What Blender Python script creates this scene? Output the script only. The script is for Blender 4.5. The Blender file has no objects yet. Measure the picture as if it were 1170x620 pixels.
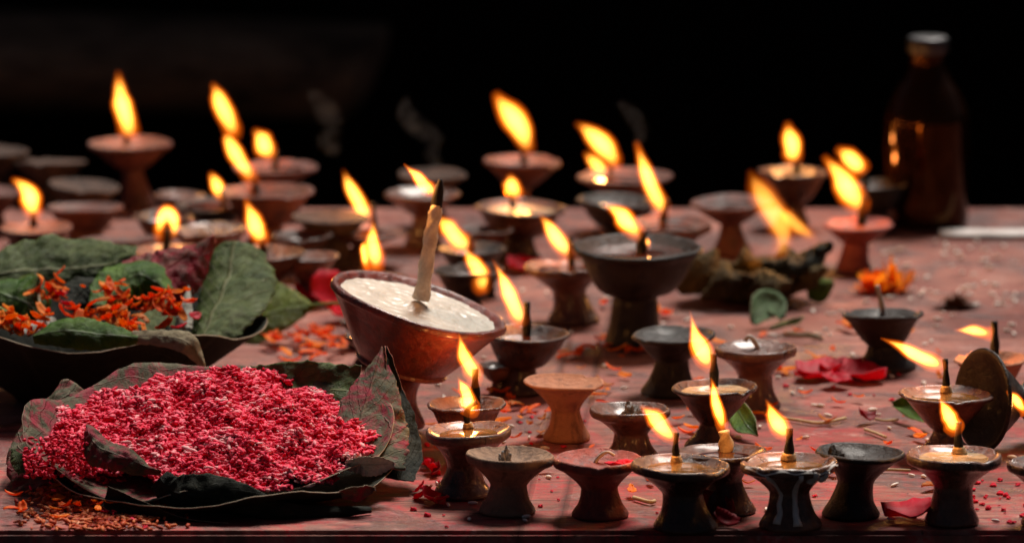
import bpy, bmesh, math, random
import numpy as np
from mathutils import Vector, Matrix, noise as mnoise

random.seed(7); np.random.seed(7)
sc = bpy.context.scene
col = sc.collection
PI = math.pi

# ------------------------------------------------------------------ camera model (photo is 1170 x 620)
W, H = 1170.0, 620.0
FPX = 8619.0
CAM = Vector((0.0, -4.95, 1.0974))
PITCH = math.radians(10.53)
FWD = Vector((0, math.cos(PITCH), -math.sin(PITCH)))
UPV = Vector((0, math.sin(PITCH), math.cos(PITCH)))
RGT = Vector((1, 0, 0))

def ray(px, py):
    return FWD + RGT * ((px - W / 2) / FPX) + UPV * (-(py - H / 2) / FPX)
def on_z(px, py, z=0.0):                    # where the sight line meets a level surface
    d = ray(px, py); return CAM + d * ((z - CAM.z) / d.z)
def on_y(px, py, y):                        # where it meets an upright plane at depth y
    d = ray(px, py); return CAM + d * ((y - CAM.y) / d.y)
def scale_at(p):                            # photo pixels per metre there
    return FPX / (p - CAM).dot(FWD)

cam_d = bpy.data.cameras.new('camera'); cam = bpy.data.objects.new('camera', cam_d); col.objects.link(cam)
cam.location = CAM; cam.rotation_euler = (PI / 2 - PITCH, 0, 0)
cam_d.sensor_width = 36.0; cam_d.lens = 36.0 * FPX / W; cam_d.clip_start = 0.1; cam_d.clip_end = 200
cam_d.dof.use_dof = True
cam_d.dof.focus_distance = (on_z(600, 560) - CAM).dot(FWD)
cam_d.dof.aperture_fstop = 6.8
sc.camera = cam

# ------------------------------------------------------------------ material helpers
class NT:
    def __init__(s, name):
        s.m = bpy.data.materials.new(name); s.m.use_nodes = True
        s.t = s.m.node_tree; s.t.nodes.clear()
        s.out = s.n('ShaderNodeOutputMaterial')
    def n(s, kind, **kw):
        nd = s.t.nodes.new(kind)
        for k, v in kw.items(): setattr(nd, k, v)
        return nd
    def l(s, a, b): s.t.links.new(a, b)
    def coord(s, which='Object', scale=(1, 1, 1), rot=(0, 0, 0), loc=(0, 0, 0)):
        c = s.n('ShaderNodeTexCoord'); m = s.n('ShaderNodeMapping')
        m.inputs['Scale'].default_value = scale; m.inputs['Rotation'].default_value = rot; m.inputs['Location'].default_value = loc
        s.l(c.outputs[which], m.inputs['Vector']); return m.outputs['Vector']
    def noise(s, vec, scale, detail=4, rough=.6, dist=0.0):
        nd = s.n('ShaderNodeTexNoise'); nd.inputs['Scale'].default_value = scale
        nd.inputs['Detail'].default_value = detail; nd.inputs['Roughness'].default_value = rough; nd.inputs['Distortion'].default_value = dist
        if vec is not None: s.l(vec, nd.inputs['Vector'])
        return nd.outputs['Fac']
    def ramp(s, fac, stops):
        nd = s.n('ShaderNodeValToRGB'); cr = nd.color_ramp
        while len(cr.elements) < len(stops): cr.elements.new(.5)
        for e, (p, c) in zip(cr.elements, stops):
            e.position = p; e.color = (c, c, c, 1) if isinstance(c, (int, float)) else (*c, 1)
        s.l(fac, nd.inputs['Fac']); return nd.outputs['Color']
    def mix(s, fac, a, b, mode='MIX'):
        nd = s.n('ShaderNodeMix', data_type='RGBA', blend_type=mode)
        for sock, v in ((nd.inputs[0], fac), (nd.inputs[6], a), (nd.inputs[7], b)):
            if hasattr(v, 'links'): s.l(v, sock)
            else: sock.default_value = v if isinstance(v, (int, float)) else (*v, 1)
        return nd.outputs[2]
    def math(s, op, a, b=0.0):
        nd = s.n('ShaderNodeMath', operation=op)
        for sock, v in zip(nd.inputs, (a, b)):
            if hasattr(v, 'links'): s.l(v, sock)
            else: sock.default_value = v
        return nd.outputs[0]
    def bump(s, h, strength=.3, dist=.001):
        nd = s.n('ShaderNodeBump'); nd.inputs['Strength'].default_value = strength; nd.inputs['Distance'].default_value = dist
        s.l(h, nd.inputs['Height']); return nd.outputs['Normal']
    def bsdf(s, color, rough=.6, normal=None, spec=.4, **kw):
        b = s.n('ShaderNodeBsdfPrincipled'); thru = kw.pop('thru', 0)
        def put(k, v):
            if hasattr(v, 'links'): s.l(v, b.inputs[k])
            else: b.inputs[k].default_value = (*v, 1) if isinstance(v, tuple) and len(v) == 3 and 'Radius' not in k else v
        put('Base Color', color); put('Roughness', rough); put('Specular IOR Level', spec)
        if normal is not None: s.l(normal, b.inputs['Normal'])
        for k, v in kw.items(): put(k.replace('_', ' '), v)
        if thru:
            tr = s.n('ShaderNodeBsdfTranslucent'); mx = s.n('ShaderNodeMixShader'); mx.inputs[0].default_value = thru
            if hasattr(color, 'links'): s.l(color, tr.inputs['Color'])
            else: tr.inputs['Color'].default_value = (*color, 1)
            s.l(b.outputs[0], mx.inputs[1]); s.l(tr.outputs[0], mx.inputs[2]); s.l(mx.outputs[0], s.out.inputs['Surface'])
        else: s.l(b.outputs[0], s.out.inputs['Surface'])
        return b

def clay(name, base, dark, soot=.45, wet=.4, rough=.75, low=.35, coat=0.0):
    t = NT(name)
    oi = t.n('ShaderNodeObjectInfo')
    add = t.n('ShaderNodeVectorMath', operation='ADD')
    t.l(t.coord('Object'), add.inputs[0])
    cmb = t.n('ShaderNodeCombineXYZ')
    for k in range(3): t.l(t.math('MULTIPLY', oi.outputs['Random'], 3.7 + k), cmb.inputs[k])
    t.l(cmb.outputs[0], add.inputs[1]); v = add.outputs[0]
    n1 = t.noise(v, 45, 5, .65, .6); n2 = t.noise(v, 700, 3, .7); n3 = t.noise(v, 150, 5, .7, 1.0)
    c = t.mix(t.ramp(n1, [(soot - .12, 1.0), (soot + .18, 0.0)]), base, dark)
    c = t.mix(t.ramp(n3, [(.35, .0), (.75, .55)]), c, tuple(min(1, x * 1.5 + .003) for x in base))
    c = t.mix(t.ramp(n2, [(.6, 0.0), (.72, .5)]), c, tuple(x * .3 for x in dark))
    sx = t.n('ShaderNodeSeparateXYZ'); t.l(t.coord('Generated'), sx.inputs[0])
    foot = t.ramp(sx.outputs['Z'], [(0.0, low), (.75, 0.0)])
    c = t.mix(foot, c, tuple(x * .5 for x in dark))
    st = t.n('ShaderNodeVectorMath', operation='MULTIPLY'); t.l(v, st.inputs[0]); st.inputs[1].default_value = (1, 1, .16)
    streak = t.noise(st.outputs[0], 95, 4, .6, .4)
    c = t.mix(t.ramp(streak, [(.54, 0.0), (.66, .75)]), c, tuple(x * .6 for x in dark))
    dust = t.noise(v, 320, 5, .75)
    c = t.mix(t.ramp(dust, [(.56, 0.0), (.74, .35 if base[0] > .1 else .05)]), c, (.34, .22, .16))
    r = t.ramp(t.math('ADD', t.math('MULTIPLY', t.noise(v, 30, 3, .5, .8), .6), t.math('MULTIPLY', streak, .4)), [(.44, rough), (.56, rough * (1 - wet) + .2 * wet)])
    h = t.math('ADD', t.math('MULTIPLY', n3, 1.6), t.math('MULTIPLY', n2, .35))
    t.bsdf(c, r, t.bump(h, .8, .0014), .45 if base[0] > .1 else .28, Coat_Weight=coat, Coat_Roughness=.16)
    return t.m

M = {}
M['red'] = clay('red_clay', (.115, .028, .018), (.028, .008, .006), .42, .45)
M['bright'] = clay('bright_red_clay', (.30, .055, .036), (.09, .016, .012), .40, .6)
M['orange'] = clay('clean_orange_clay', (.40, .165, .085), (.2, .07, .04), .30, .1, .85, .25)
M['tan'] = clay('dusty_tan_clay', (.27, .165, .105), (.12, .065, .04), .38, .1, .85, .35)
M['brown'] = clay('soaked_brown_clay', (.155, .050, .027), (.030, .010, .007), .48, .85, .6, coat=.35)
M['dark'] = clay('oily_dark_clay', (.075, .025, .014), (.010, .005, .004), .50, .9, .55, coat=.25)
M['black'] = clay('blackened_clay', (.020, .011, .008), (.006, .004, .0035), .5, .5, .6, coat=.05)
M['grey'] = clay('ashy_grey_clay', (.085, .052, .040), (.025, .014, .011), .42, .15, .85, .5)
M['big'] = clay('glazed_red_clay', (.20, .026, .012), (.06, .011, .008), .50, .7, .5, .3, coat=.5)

def liquid(name, color, color2, rough=.06, bump=.15, trans=0.0):
    t = NT(name); v = t.coord('Object')
    n1 = t.noise(v, 60, 4, .6, .8); n2 = t.noise(v, 220, 3, .6)
    c = t.mix(t.ramp(n1, [(.38, 0.0), (.62, 1.0)]), color, color2)
    t.bsdf(c, rough, t.bump(n2, bump, .0015), .5, Coat_Weight=.6, Coat_Roughness=.05)
    return t.m
M['oil'] = liquid('dark_oil', (.05, .012, .006), (.02, .006, .004))
M['amber'] = liquid('amber_oil', (.20, .105, .032), (.09, .038, .012))
M['cream'] = liquid('melted_ghee', (.52, .40, .25), (.30, .18, .08), .12, .3)
def wax_mat():
    t = NT('wrinkled_wax'); v = t.coord('Object')
    c = t.n('ShaderNodeTexCoord')
    w = t.n('ShaderNodeTexWave', wave_type='RINGS', rings_direction='Z'); w.inputs['Scale'].default_value = 28; w.inputs['Distortion'].default_value = 9; w.inputs['Detail'].default_value = 3; w.inputs['Detail Scale'].default_value = 1.6
    t.l(v, w.inputs['Vector'])
    n1 = t.noise(v, 40, 5, .65); n2 = t.noise(v, 300, 4, .6)
    cc = t.mix(t.ramp(n1, [(.35, 0.0), (.65, 1.0)]), (.48, .44, .38), (.62, .57, .49))
    h = t.math('ADD', t.math('MULTIPLY', w.outputs['Fac'], .8), t.math('MULTIPLY', n1, .5))
    t.bsdf(cc, .35, t.bump(h, .55, .0016), .5, Subsurface_Weight=.15, Subsurface_Radius=(.01, .006, .004), Subsurface_Scale=.4)
    return t.m
M['wax'] = wax_mat()
def plain(name, a, b, scale=200, rough=.8, bump=.4, spec=.3, dist=.001, **kw):
    t = NT(name); v = t.coord('Object'); n = t.noise(v, scale, 4, .65, .4)
    c = t.mix(t.ramp(n, [(.35, 0.0), (.65, 1.0)]), a, b)
    t.bsdf(c, rough, t.bump(n, bump, dist), spec, **kw); return t.m
M['char'] = plain('charred_cotton', (.006, .005, .005), (.02, .016, .014), 900, .9, .8)
M['cotton'] = plain('oily_cotton', (.36, .24, .12), (.5, .36, .2), 500, .6, .5)
M['palecotton'] = plain('pale_cotton', (.35, .3, .27), (.5, .45, .42), 500, .8, .5)
M['taper'] = plain('waxed_taper', (.52, .42, .32), (.68, .58, .46), 350, .55, .7)
M['ash'] = plain('grey_ash', (.05, .05, .055), (.42, .41, .4), 260, .95, .9)
M['drip'] = plain('dripped_wax', (.5, .46, .43), (.68, .63, .6), 120, .3, .2)
M['ember'] = plain('glowing_wick_end', (.3, .05, .02), (.05, .02, .02), 500, .7, .5)
M['metal'] = plain('dull_cap_metal', (.10, .10, .105), (.04, .038, .038), 60, .45, .1, Metallic=.9)
M['white'] = plain('pale_matte', (.62, .58, .56), (.45, .4, .38), 60, .8, .2)

# flames: glowing gas, bright where the sight line through it is long; a cooler orange envelope and a hot core
def flame_mat(name, k, colour, stops):
    t = NT(name)
    sx = t.n('ShaderNodeSeparateXYZ'); t.l(t.coord('Generated'), sx.inputs[0])
    g = t.ramp(sx.outputs['Z'], stops)
    e = t.n('ShaderNodeEmission'); e.inputs['Color'].default_value = (*colour, 1)
    t.l(t.math('MULTIPLY', g, k), e.inputs['Strength'])
    t.l(e.outputs[0], t.out.inputs['Volume'])
    return t.m
FK = {}
LAYER = [('gas', 1.1, (1.0, .13, .004), [(0.0, .5), (.25, .9), (.5, 1.0), (.8, 1.2), (1.0, 1.2)]),
         ('mantle', 2.8, (1.0, .25, .012), [(0.0, .25), (.3, .8), (.5, 1.0), (.8, 1.0), (1.0, .9)]),
         ('core', 7.0, (1.0, .44, .065), [(0.0, .3), (.25, .9), (.5, 1.0), (.8, 1.0), (1.0, .6)])]
def flame_for(r, layer, dim=1.0):          # r in metres: the wider the flame the thinner its gas
    b = max(2, min(14, round(r * 1000))); key = (b, layer, dim)
    if key not in FK:
        nm, k, c, st = LAYER[layer]
        FK[key] = flame_mat('flame_%s_%dmm' % (nm, b), dim * k / (2 * b * .001), c, st)
    return FK[key]

# ------------------------------------------------------------------ mesh helpers
def mesh_obj(name, verts, faces, mat, parent=None, loc=(0, 0, 0), smooth=True, uvs=None):
    me = bpy.data.meshes.new(name); me.from_pydata([tuple(v) for v in verts], [], faces); me.update()
    if uvs is not None:
        ul = me.uv_layers.new(name='UVMap')
        for lp in me.loops: ul.data[lp.index].uv = uvs[lp.vertex_index]
    if smooth: me.polygons.foreach_set('use_smooth', [True] * len(me.polygons))
    for m in (mat if isinstance(mat, (list, tuple)) else [mat]): me.materials.append(m)
    o = bpy.data.objects.new(name, me); col.objects.link(o); o.location = loc
    if parent is not None: o.parent = parent
    return o

def tag(o, label=None, cat=None, group=None, kind=None):
    if label: o['label'] = label
    if cat: o['category'] = cat
    if group: o['group'] = group
    if kind: o['kind'] = kind
    return o
def thing(name, loc, label, cat, group=None):
    o = bpy.data.objects.new(name, None); col.objects.link(o); o.location = loc; o.empty_display_size = .02
    return tag(o, label, cat, group)

def crom(pts, n):
    pts = [tuple(p) for p in pts]; out = []
    P = [tuple(2 * a - b for a, b in zip(pts[0], pts[1]))] + pts + [tuple(2 * a - b for a, b in zip(pts[-1], pts[-2]))]
    segs = len(pts) - 1
    for i in range(n):
        u = i / (n - 1) * segs; k = min(int(u), segs - 1); t = u - k
        p0, p1, p2, p3 = P[k:k + 4]
        out.append(tuple(.5 * (2 * b + (c - a) * t + (2 * a - 5 * b + 4 * c - d) * t * t + (3 * b - a - 3 * c + d) * t ** 3) for a, b, c, d in zip(p0, p1, p2, p3)))
    return out

def tube_data(path, segs=12, twist=None, depth=1.0):
    """path: (x, y, z, r) samples; returns closed tube verts / faces"""
    V, F = [], []
    n = len(path)
    for i, (x, y, z, r) in enumerate(path):
        a = Vector(path[max(0, i - 1)][:3]); b = Vector(path[min(n - 1, i + 1)][:3])
        d = (b - a); d = d.normalized() if d.length > 1e-9 else Vector((0, 0, 1))
        s = d.cross(Vector((0, 1, 0))); s = s.normalized() if s.length > 1e-4 else Vector((1, 0, 0))
        q = s.cross(d).normalized()
        for k in range(segs):
            t = 2 * PI * k / segs; rr = max(r, 1e-5)
            if twist: rr *= twist(i / (n - 1), t)
            V.append(Vector((x, y, z)) + s * (rr * math.cos(t)) + q * (rr * math.sin(t) * depth))
    for i in range(n - 1):
        for k in range(segs):
            k2 = (k + 1) % segs
            F.append((i * segs + k, (i + 1) * segs + k, (i + 1) * segs + k2, i * segs + k2))
    F.append(tuple(range(segs))); F.append(tuple(range((n - 1) * segs, n * segs))[::-1])
    return V, F

def tube(name, pts, mat, parent, origin, n=16, segs=10, twist=None, depth=1.0):
    V, F = tube_data(crom(pts, n), segs, twist, depth)
    return mesh_obj(name, [v - origin for v in V], F, mat, parent)

def add_flame(pxs, y, parent, origin, light=.035, dim=1.0):
    """pxs: (px, py, half width px) from the wick up to the tip, in an upright plane at depth y"""
    s = scale_at(on_y(pxs[0][0], pxs[0][1], y)); slim = 1.06 - .14 * min(1, max(0, y / 1.1)); rmax = slim * max(p[2] for p in pxs) / s
    pts = [(*on_y(p[0], p[1], y), slim * p[2] / s) for p in pxs]
    sd_ = pxs[0][0] * .37; path = []
    for i, p in enumerate(crom(pts, 40)):          # a little flutter in outline and lean
        u = i / 39; k = 1 + .22 * mnoise.noise(Vector((u * 3.2, sd_, 0))) + .10 * mnoise.noise(Vector((u * 8, sd_, 4)))
        if u > .72: k *= 1 - .35 * ((u - .72) / .28)
        dx_ = .32 * rmax * mnoise.noise(Vector((u * 2.6, sd_, 9))) * min(1, u * 3)
        path.append((p[0] + dx_, p[1], p[2], max(p[3] * k, .0003)))
    V, F = tube_data(path, 16, None, .8)
    o = mesh_obj('flame', [v - origin for v in V], F, flame_for(rmax, 0, dim), parent)
    for nm, a, b, f, lay in (('flame_mantle', 3, 39, .84, 1), ('flame_core', 7, 36, .62, 2)):
        cp = path[a:b]; n = len(cp)
        cp = [(*p[:3], max(.0002, p[3] * f * math.sin(PI * (i + .6) / (n + .2)) ** .42)) for i, p in enumerate(cp)]
        V, F = tube_data(cp, 14, None, .8)
        mesh_obj(nm, [v - origin for v in V], F, flame_for(rmax * f, lay, dim), o)
    c = Vector(path[18][:3])
    ld = bpy.data.lights.new('flame_glow', 'POINT'); ld.energy = 1.8 * light * min(1.15, (rmax / .006) ** 2); ld.color = (1, .40, .10); ld.shadow_soft_size = .004
    lo = bpy.data.objects.new('flame_glow', ld); col.objects.link(lo); lo.location = c - origin; lo.parent = parent
    return o

# ------------------------------------------------------------------ lamps
SH = dict(
    ped=dict(br=.64, wr=.41, wz=.53, p=1.45, idp=.15, lip=.14),
    low=dict(br=.64, wr=.42, wz=.48, p=1.35, idp=.17, lip=.16),
    cone=dict(br=.60, wr=.29, wz=.42, p=.88, idp=.28, lip=.06),
    bowl=dict(br=.50, wr=.33, wz=.42, p=.56, idp=.30, lip=.06),
    tall=dict(br=.50, wr=.26, wz=.58, p=.85, idp=.17, lip=.08),
    wide=dict(br=.66, wr=.43, wz=.45, p=.75, idp=.16, lip=.11),
)
def lamp_profile(S):
    br, wr, wz, p, idp, lip = (S[k] for k in ('br', 'wr', 'wz', 'p', 'idp', 'lip'))
    o = [(br * .93, 0.0), (br, .025), (br * 1.01, .06), (br * .94, .12)]
    for t in (.25, .45, .65, .85, 1.0):
        o.append((wr + (br * .9 - wr) * (1 - t) ** 1.7, .12 + (wz - .12) * t))
    top = 1 - lip
    for t in (.12, .3, .5, .7, .88):
        o.append((wr + (.90 - wr) * t ** p, wz + (top - wz) * t))
    o += [(.955, top + .004), (.992, 1 - lip * .74), (1.006, 1 - lip * .42), (.99, 1 - lip * .08), (.95, 1.006), (.905, .985)]
    inner = []
    for k in range(1, 11):
        r = .905 * (1 - k / 10); inner.append((r, .985 - idp * (1 - (r / .905) ** 2.2)))
    return [(x[0], x[1]) for x in crom(o, 44)], inner

LAMPS = []
def lamp(label, c, w, base=None, sh='ped', mat='brown', fill=None, lev=.5, wick=None, flames=(), tilt=(0, 0), bowl_over=None,
         dust=None, light=.035, extra=None, seed=None, wickmat='char', charpart=True):
    """c: rim centre px, w: rim half width px, base: (x, y) px of the foot's nearest point"""
    rnd = random.Random(seed if seed is not None else len(LAMPS) * 13 + 5)
    cx, cy = c
    S = dict(SH[sh]); S.update(bowl_over or {})
    if base is None: base = (cx, cy + 1.5 * w)
    B = on_z(base[0], base[1] - .21 * S['br'] * w)
    B = on_z(base[0], base[1] - .21 * S['br'] * w)
    rim = on_y(cx, cy, B.y); s = scale_at(rim)
    R = w / s; Hh = max(rim.z, R * .22); dx = rim.x - B.x
    root = thing('clay_oil_lamp', B, label, 'oil lamp', 'clay oil lamps set out on the table')
    outer, inner = lamp_profile(S)
    ph = [rnd.uniform(0, 2 * PI) for _ in range(5)]; am = [rnd.uniform(.010, .026), rnd.uniform(.008, .022), rnd.uniform(.004, .011)]; tilt = (tilt[0] + rnd.uniform(-.035, .035), tilt[1] + rnd.uniform(-.03, .02))
    def place(r, z, th):
        q = r * R * (1 + am[0] * math.cos(2 * th + ph[0]) + am[1] * math.cos(th + ph[1]) + am[2] * math.cos(5 * th + ph[2]) + .004 * math.cos(11 * th + ph[3]))
        zz = z * Hh; k = min(1, max(0, (z - .1) / .8)); k = k * k * (3 - 2 * k)
        dz = (tilt[0] * math.cos(th) + tilt[1] * math.sin(th)) * r * R * k + .012 * R * k * math.cos(3 * th + ph[4]) * r
        nv_ = Vector((math.cos(th) * 1.1 + ph[0], math.sin(th) * 1.1, z * 1.3 + ph[1]))
        q *= 1 + .030 * mnoise.noise(nv_ * 1.3) + .012 * mnoise.noise(nv_ * 3.5)
        if z > .82 and r > .86:
            cn = mnoise.noise(Vector((th * 2.3 + ph[2] * 9, ph[3] * 5, 0))); ch = max(0, cn - .30) * 1.0
            zz -= ch * .16 * Hh * min(1, (z - .82) / .12); q *= 1 - .10 * ch; zz += .010 * R * mnoise.noise(Vector((th * 1.7, ph[4], 2)))
        return Vector((q * math.cos(th) + dx * k, q * math.sin(th), zz + dz))
    seg = 72
    prof = outer + inner[:-1]
    V, F = [], []
    for r, z in prof:
        for k in range(seg): V.append(place(r, z, 2 * PI * k / seg))
    for i in range(len(prof) - 1):
        for k in range(seg):
            k2 = (k + 1) % seg
            F.append((i * seg + k, i * seg + k2, (i + 1) * seg + k2, (i + 1) * seg + k))
    V.append(place(0, inner[-1][1], 0)); e = (len(prof) - 1) * seg
    for k in range(seg): F.append((e + k, e + (k + 1) % seg, len(V) - 1))
    F.append(tuple(range(seg))[::-1])
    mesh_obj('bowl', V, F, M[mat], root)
    zin = inner[-1][1]
    if fill:
        zl = zin + (.985 - zin) * lev
        rl = .905 * max(.1, 1 - (.985 - zl) / S['idp']) ** (1 / 2.2) + .012
        OV = []; OF = []
        rings = 9
        for i in range(1, rings + 1):
            rr = rl * i / rings
            for k in range(seg):
                p_ = place(rr, zl, 2 * PI * k / seg)
                lift = .0006 * max(0, (i / rings - .8) / .2) ** 2
                if fill == 'cream': lift += .0006 * mnoise.noise(p_ * 160 + Vector((ph[0], 0, 0)))
                OV.append(Vector((p_.x, p_.y, p_.z + lift)))
        OV.append(Vector((dx, 0, zl * Hh))); ci = len(OV) - 1
        for k in range(seg): OF.append((k, (k + 1) % seg, ci)[::1])
        for i in range(rings - 1):
            for k in range(seg):
                k2 = (k + 1) % seg; OF.append((i * seg + k2, i * seg + k, (i + 1) * seg + k, (i + 1) * seg + k2))
        mesh_obj('oil' if fill != 'wax' else 'wax', OV, OF, M[fill], root)
        zsurf = zl * Hh
    else:
        zsurf = zin * Hh
    yw = B.y
    if wick:
        pts = wick['pts']; wr = wick.get('r', 4.5)
        b = on_z(pts[0][0], pts[0][1], zsurf)
        if abs(b.y - B.y) > R * .75: b = on_y(pts[0][0], pts[0][1], B.y + max(-.75, min(.75, (b.y - B.y) / R)) * R)
        yw = b.y
        P3 = [(*on_y(x, y, yw), (wr * (1 - .35 * i / (len(pts) - 1))) / s) for i, (x, y) in enumerate(pts)]
        first = P3[0]; P3 = [(first[0], first[1], first[2] - .003, first[3])] + P3
        wk = wick.get('mat', wickmat)
        tw = lambda u, t: 1 + .14 * math.sin(2 * t + u * 14)
        wo = tube('wick', P3, M[wk], root, B, 18, 10, tw)
        if wick.get('stub'):                                   # cotton collar above the oil
            tube('wick_collar', [(*on_y(pts[0][0], pts[0][1] + 1, yw), wr * 1.7 / s), (*on_y(pts[0][0] * .6 + pts[1][0] * .4, pts[0][1] * .6 + pts[1][1] * .4, yw), wr * 1.15 / s)], M['cotton'], root, B, 6, 10, tw)
    for fl in flames:
        add_flame(fl, yw, root, B, light)
    if extra: extra(root, B, s, Hh, R, place, zin, zsurf)
    LAMPS.append((root, B, R, Hh))
    return root, B, R, Hh

def lump(name, mat, root, at, size, seed, sub=3, rough=.45):
    bm = bmesh.new(); bmesh.ops.create_icosphere(bm, subdivisions=sub, radius=1.0)
    for v in bm.verts:
        n_ = mnoise.noise(v.co * 1.6 + Vector((seed, 0, 0))) + .6 * mnoise.noise(v.co * 4 + Vector((0, seed, 0)))
        v.co = Vector((v.co.x * size[0], v.co.y * size[1], max(-.2, v.co.z) * size[2])) * (1 + rough * n_)
    me = bpy.data.meshes.new(name); bm.to_mesh(me); bm.free(); me.materials.append(M[mat])
    o = bpy.data.objects.new(name, me); col.objects.link(o); o.location = at
    if root is not None: o.parent = root
    return o
def ash_pile(sz=(.5, .45, .42), mat='ash', off=(-.05, 0)):
    def f(root, B, s, Hh, R, place, zin, zsurf):
        lump('ash_pile', mat, root, (off[0] * R, off[1] * R, zin * Hh + .0005), (sz[0] * R * .5, sz[1] * R * .5, sz[2] * R), random.random() * 9, 4, .7)
    return f
def drips(specs):
    def f(root, B, s, Hh, R, place, zin, zsurf):
        outer, inner = lamp_profile(SH['ped'])
        # soft wax sheet lying over the near lip
        V, F = [], []; nseg = 40; rows = 5
        for i in range(nseg + 1):
            th = math.radians(205 + 145 * i / nseg)
            wv = .35 + .9 * mnoise.noise(Vector((i * .16, 2.2, 0)))
            for j in range(rows):
                a = j / (rows - 1)
                r = .88 + .135 * a; z = .99 + .022 * math.sin(PI * a) * (.7 + .6 * mnoise.noise(Vector((i * .3, a * 3, 7)))) - (.11 * max(0, wv) * max(0, a - .7) / .3)
                p = place(r, z, th); V.append(p)
        for i in range(nseg):
            for j in range(rows - 1): F.append((i * rows + j, i * rows + j + 1, (i + 1) * rows + j + 1, (i + 1) * rows + j))
        mesh_obj('wax_crust', V, F, M['drip'], root)
        for thd, z0, z1, wd in specs:
            th = math.radians(thd); pts = []
            for k in range(12):
                z = z0 + (z1 - z0) * k / 11
                r = min(outer, key=lambda q: abs(q[1] - z) + (0 if q[0] > .2 else 9))[0]
                p = place(r - .01, z, th) + B
                pts.append((p.x + .0012 * mnoise.noise(Vector((k * .5, thd, 0))), p.y, p.z, wd * (.75 + .55 * mnoise.noise(Vector((k * .45, thd * .1, 3))) + .75 * (k / 11) ** 4) * R))
            V, F = tube_data(pts, 10); mesh_obj('wax_drip', [v - B for v in V], F, M['drip'], root)
    return f

# ---- front row along the table's near edge
lamp('lit lamp with a cream-crusted lip and bent wick tip, beside the pink rice plate', (535, 490), 50, (528, 573), 'ped', 'brown', 'amber', .5,
     dict(pts=[(535, 488), (533, 474), (537, 464), (545, 459)], r=4.0, stub=True), [[(533, 475, 8), (536, 466, 11), (534, 452, 10), (529, 440, 6), (525, 430, 1.5)]], bowl_over=dict(br=.66, wz=.44))
lamp('unlit dusty beige lamp with a small grey ash cone in its saucer', (583, 518), 50, (580, 592), 'low', 'tan', None, extra=ash_pile((.30, .26, .34), 'ash', (-.06, -.1)), tilt=(-.01, 0))
def red_pinch(root, B, s, Hh, R, place, zin, zsurf):
    V, F = [], []
    lump('red_powder', 'crimson', root, (.52 * R, -.08 * R, zin * Hh + .0028), (.36 * R, .2 * R, .1 * R), 3.3, 4, .5)
M['crimson'] = plain('crimson_powder', (.50, .006, .025), (.70, .02, .05), 500, .85, .9, .2)
lamp('unlit glossy red lamp with a curled burnt wick and red powder on its saucer', (683, 522), 50, (686, 596), 'low', 'bright', None,
     wick=dict(pts=[(679, 530), (685, 521), (694, 516), (702, 520)], r=2.6, mat='palecotton'), extra=red_pinch, tilt=(.03, 0))
lamp('lit dark lamp of amber oil beside the red saucer, flame blown sideways', (778, 529), 57, (783, 611), 'ped', 'dark', 'amber', .55,
     dict(pts=[(773, 527), (772, 510), (773, 494)], r=4.5, stub=True), [[(772, 506, 6), (766, 497, 11), (755, 484, 12), (744, 473, 9), (733, 463, 4)]], bowl_over=dict(idp=.2))
lamp('partly hidden dark lamp with reddish saucer and thin tall flame, between two front lamps', (824, 515), 52, (830, 592), 'ped', 'dark', 'oil', .4,
     dict(pts=[(830, 514), (829, 502), (827, 492)], r=9, mat='cotton'), [[(826, 494, 5), (824, 482, 8), (820, 463, 8), (816, 446, 6), (812, 431, 1.5)]])
lamp('lit brown lamp with white wax dripped over its lip and down its foot', (902, 526), 55, (903, 609), 'ped', 'brown', 'amber', .55,
     dict(pts=[(901, 524), (902, 508), (902, 489)], r=6, stub=True), [[(900, 502, 6), (895, 494, 12), (888, 481, 11), (881, 468, 7), (874, 456, 2)]],
     extra=drips([(240, .9, .12, .06), (282, .92, .10, .075), (302, .95, .78, .09), (318, .95, .84, .08)]), bowl_over=dict(idp=.2))
lamp('unlit black lamp with a small charred lump of wick, tipped to one side', (982, 515), 52, (972, 596), 'ped', 'black', None, tilt=(-.06, 0), extra=ash_pile((.5, .4, .3), 'char', (-.35, .1)),
     bowl_over=dict(idp=.2, lip=.09))
lamp('lit lamp of creamy oil beside the scattered red crumbs near the table edge', (1090, 518), 55, (1087, 604), 'ped', 'brown', 'cream', .6,
     dict(pts=[(1096, 517), (1095, 500), (1095, 482)], r=5.5, stub=True), [[(1093, 497, 6), (1089, 488, 11), (1084, 475, 10), (1080, 463, 6), (1075, 452, 1.5)]], bowl_over=dict(br=.58))
lamp('dark brown lamp cut by the picture edge beside the overturned lamp', (1196, 527), 45, (1196, 606), 'ped', 'brown', 'oil', .4)
# ---- second row
lamp('lit brown lamp just behind the cream-crusted lamp, holding dark oil', (534, 460), 46, (532, 532), 'bowl', 'brown', 'oil', .5,
     dict(pts=[(544, 456), (543, 440), (543, 421)], r=5.5), [[(543, 442, 8), (540, 428, 12), (534, 410, 10), (528, 394, 6), (522, 379, 1.5)]])
lamp('clean unlit orange-brown lamp with an empty pale saucer', (645, 435), 46, (648, 508), 'ped', 'orange', None, bowl_over=dict(br=.58, wr=.36, wz=.5, lip=.06))
lamp('unlit dark lamp holding a heap of grey ash, thin smoke above', (720, 466), 47, (722, 528), 'low', 'brown', None, extra=ash_pile((.62, .5, .42), 'ash', (-.02, -.1)), bowl_over=dict(idp=.3))
lamp('lit dark conical lamp of whitish melted ghee, flame tall and pointed', (818, 441), 50, (812, 520), 'cone', 'dark', 'cream', .72,
     dict(pts=[(816, 438), (816, 420), (815, 404)], r=5.5, stub=False), [[(813, 424, 7), (808, 412, 13), (800, 394, 12), (794, 376, 7), (787, 354, 1.5)]])
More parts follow.
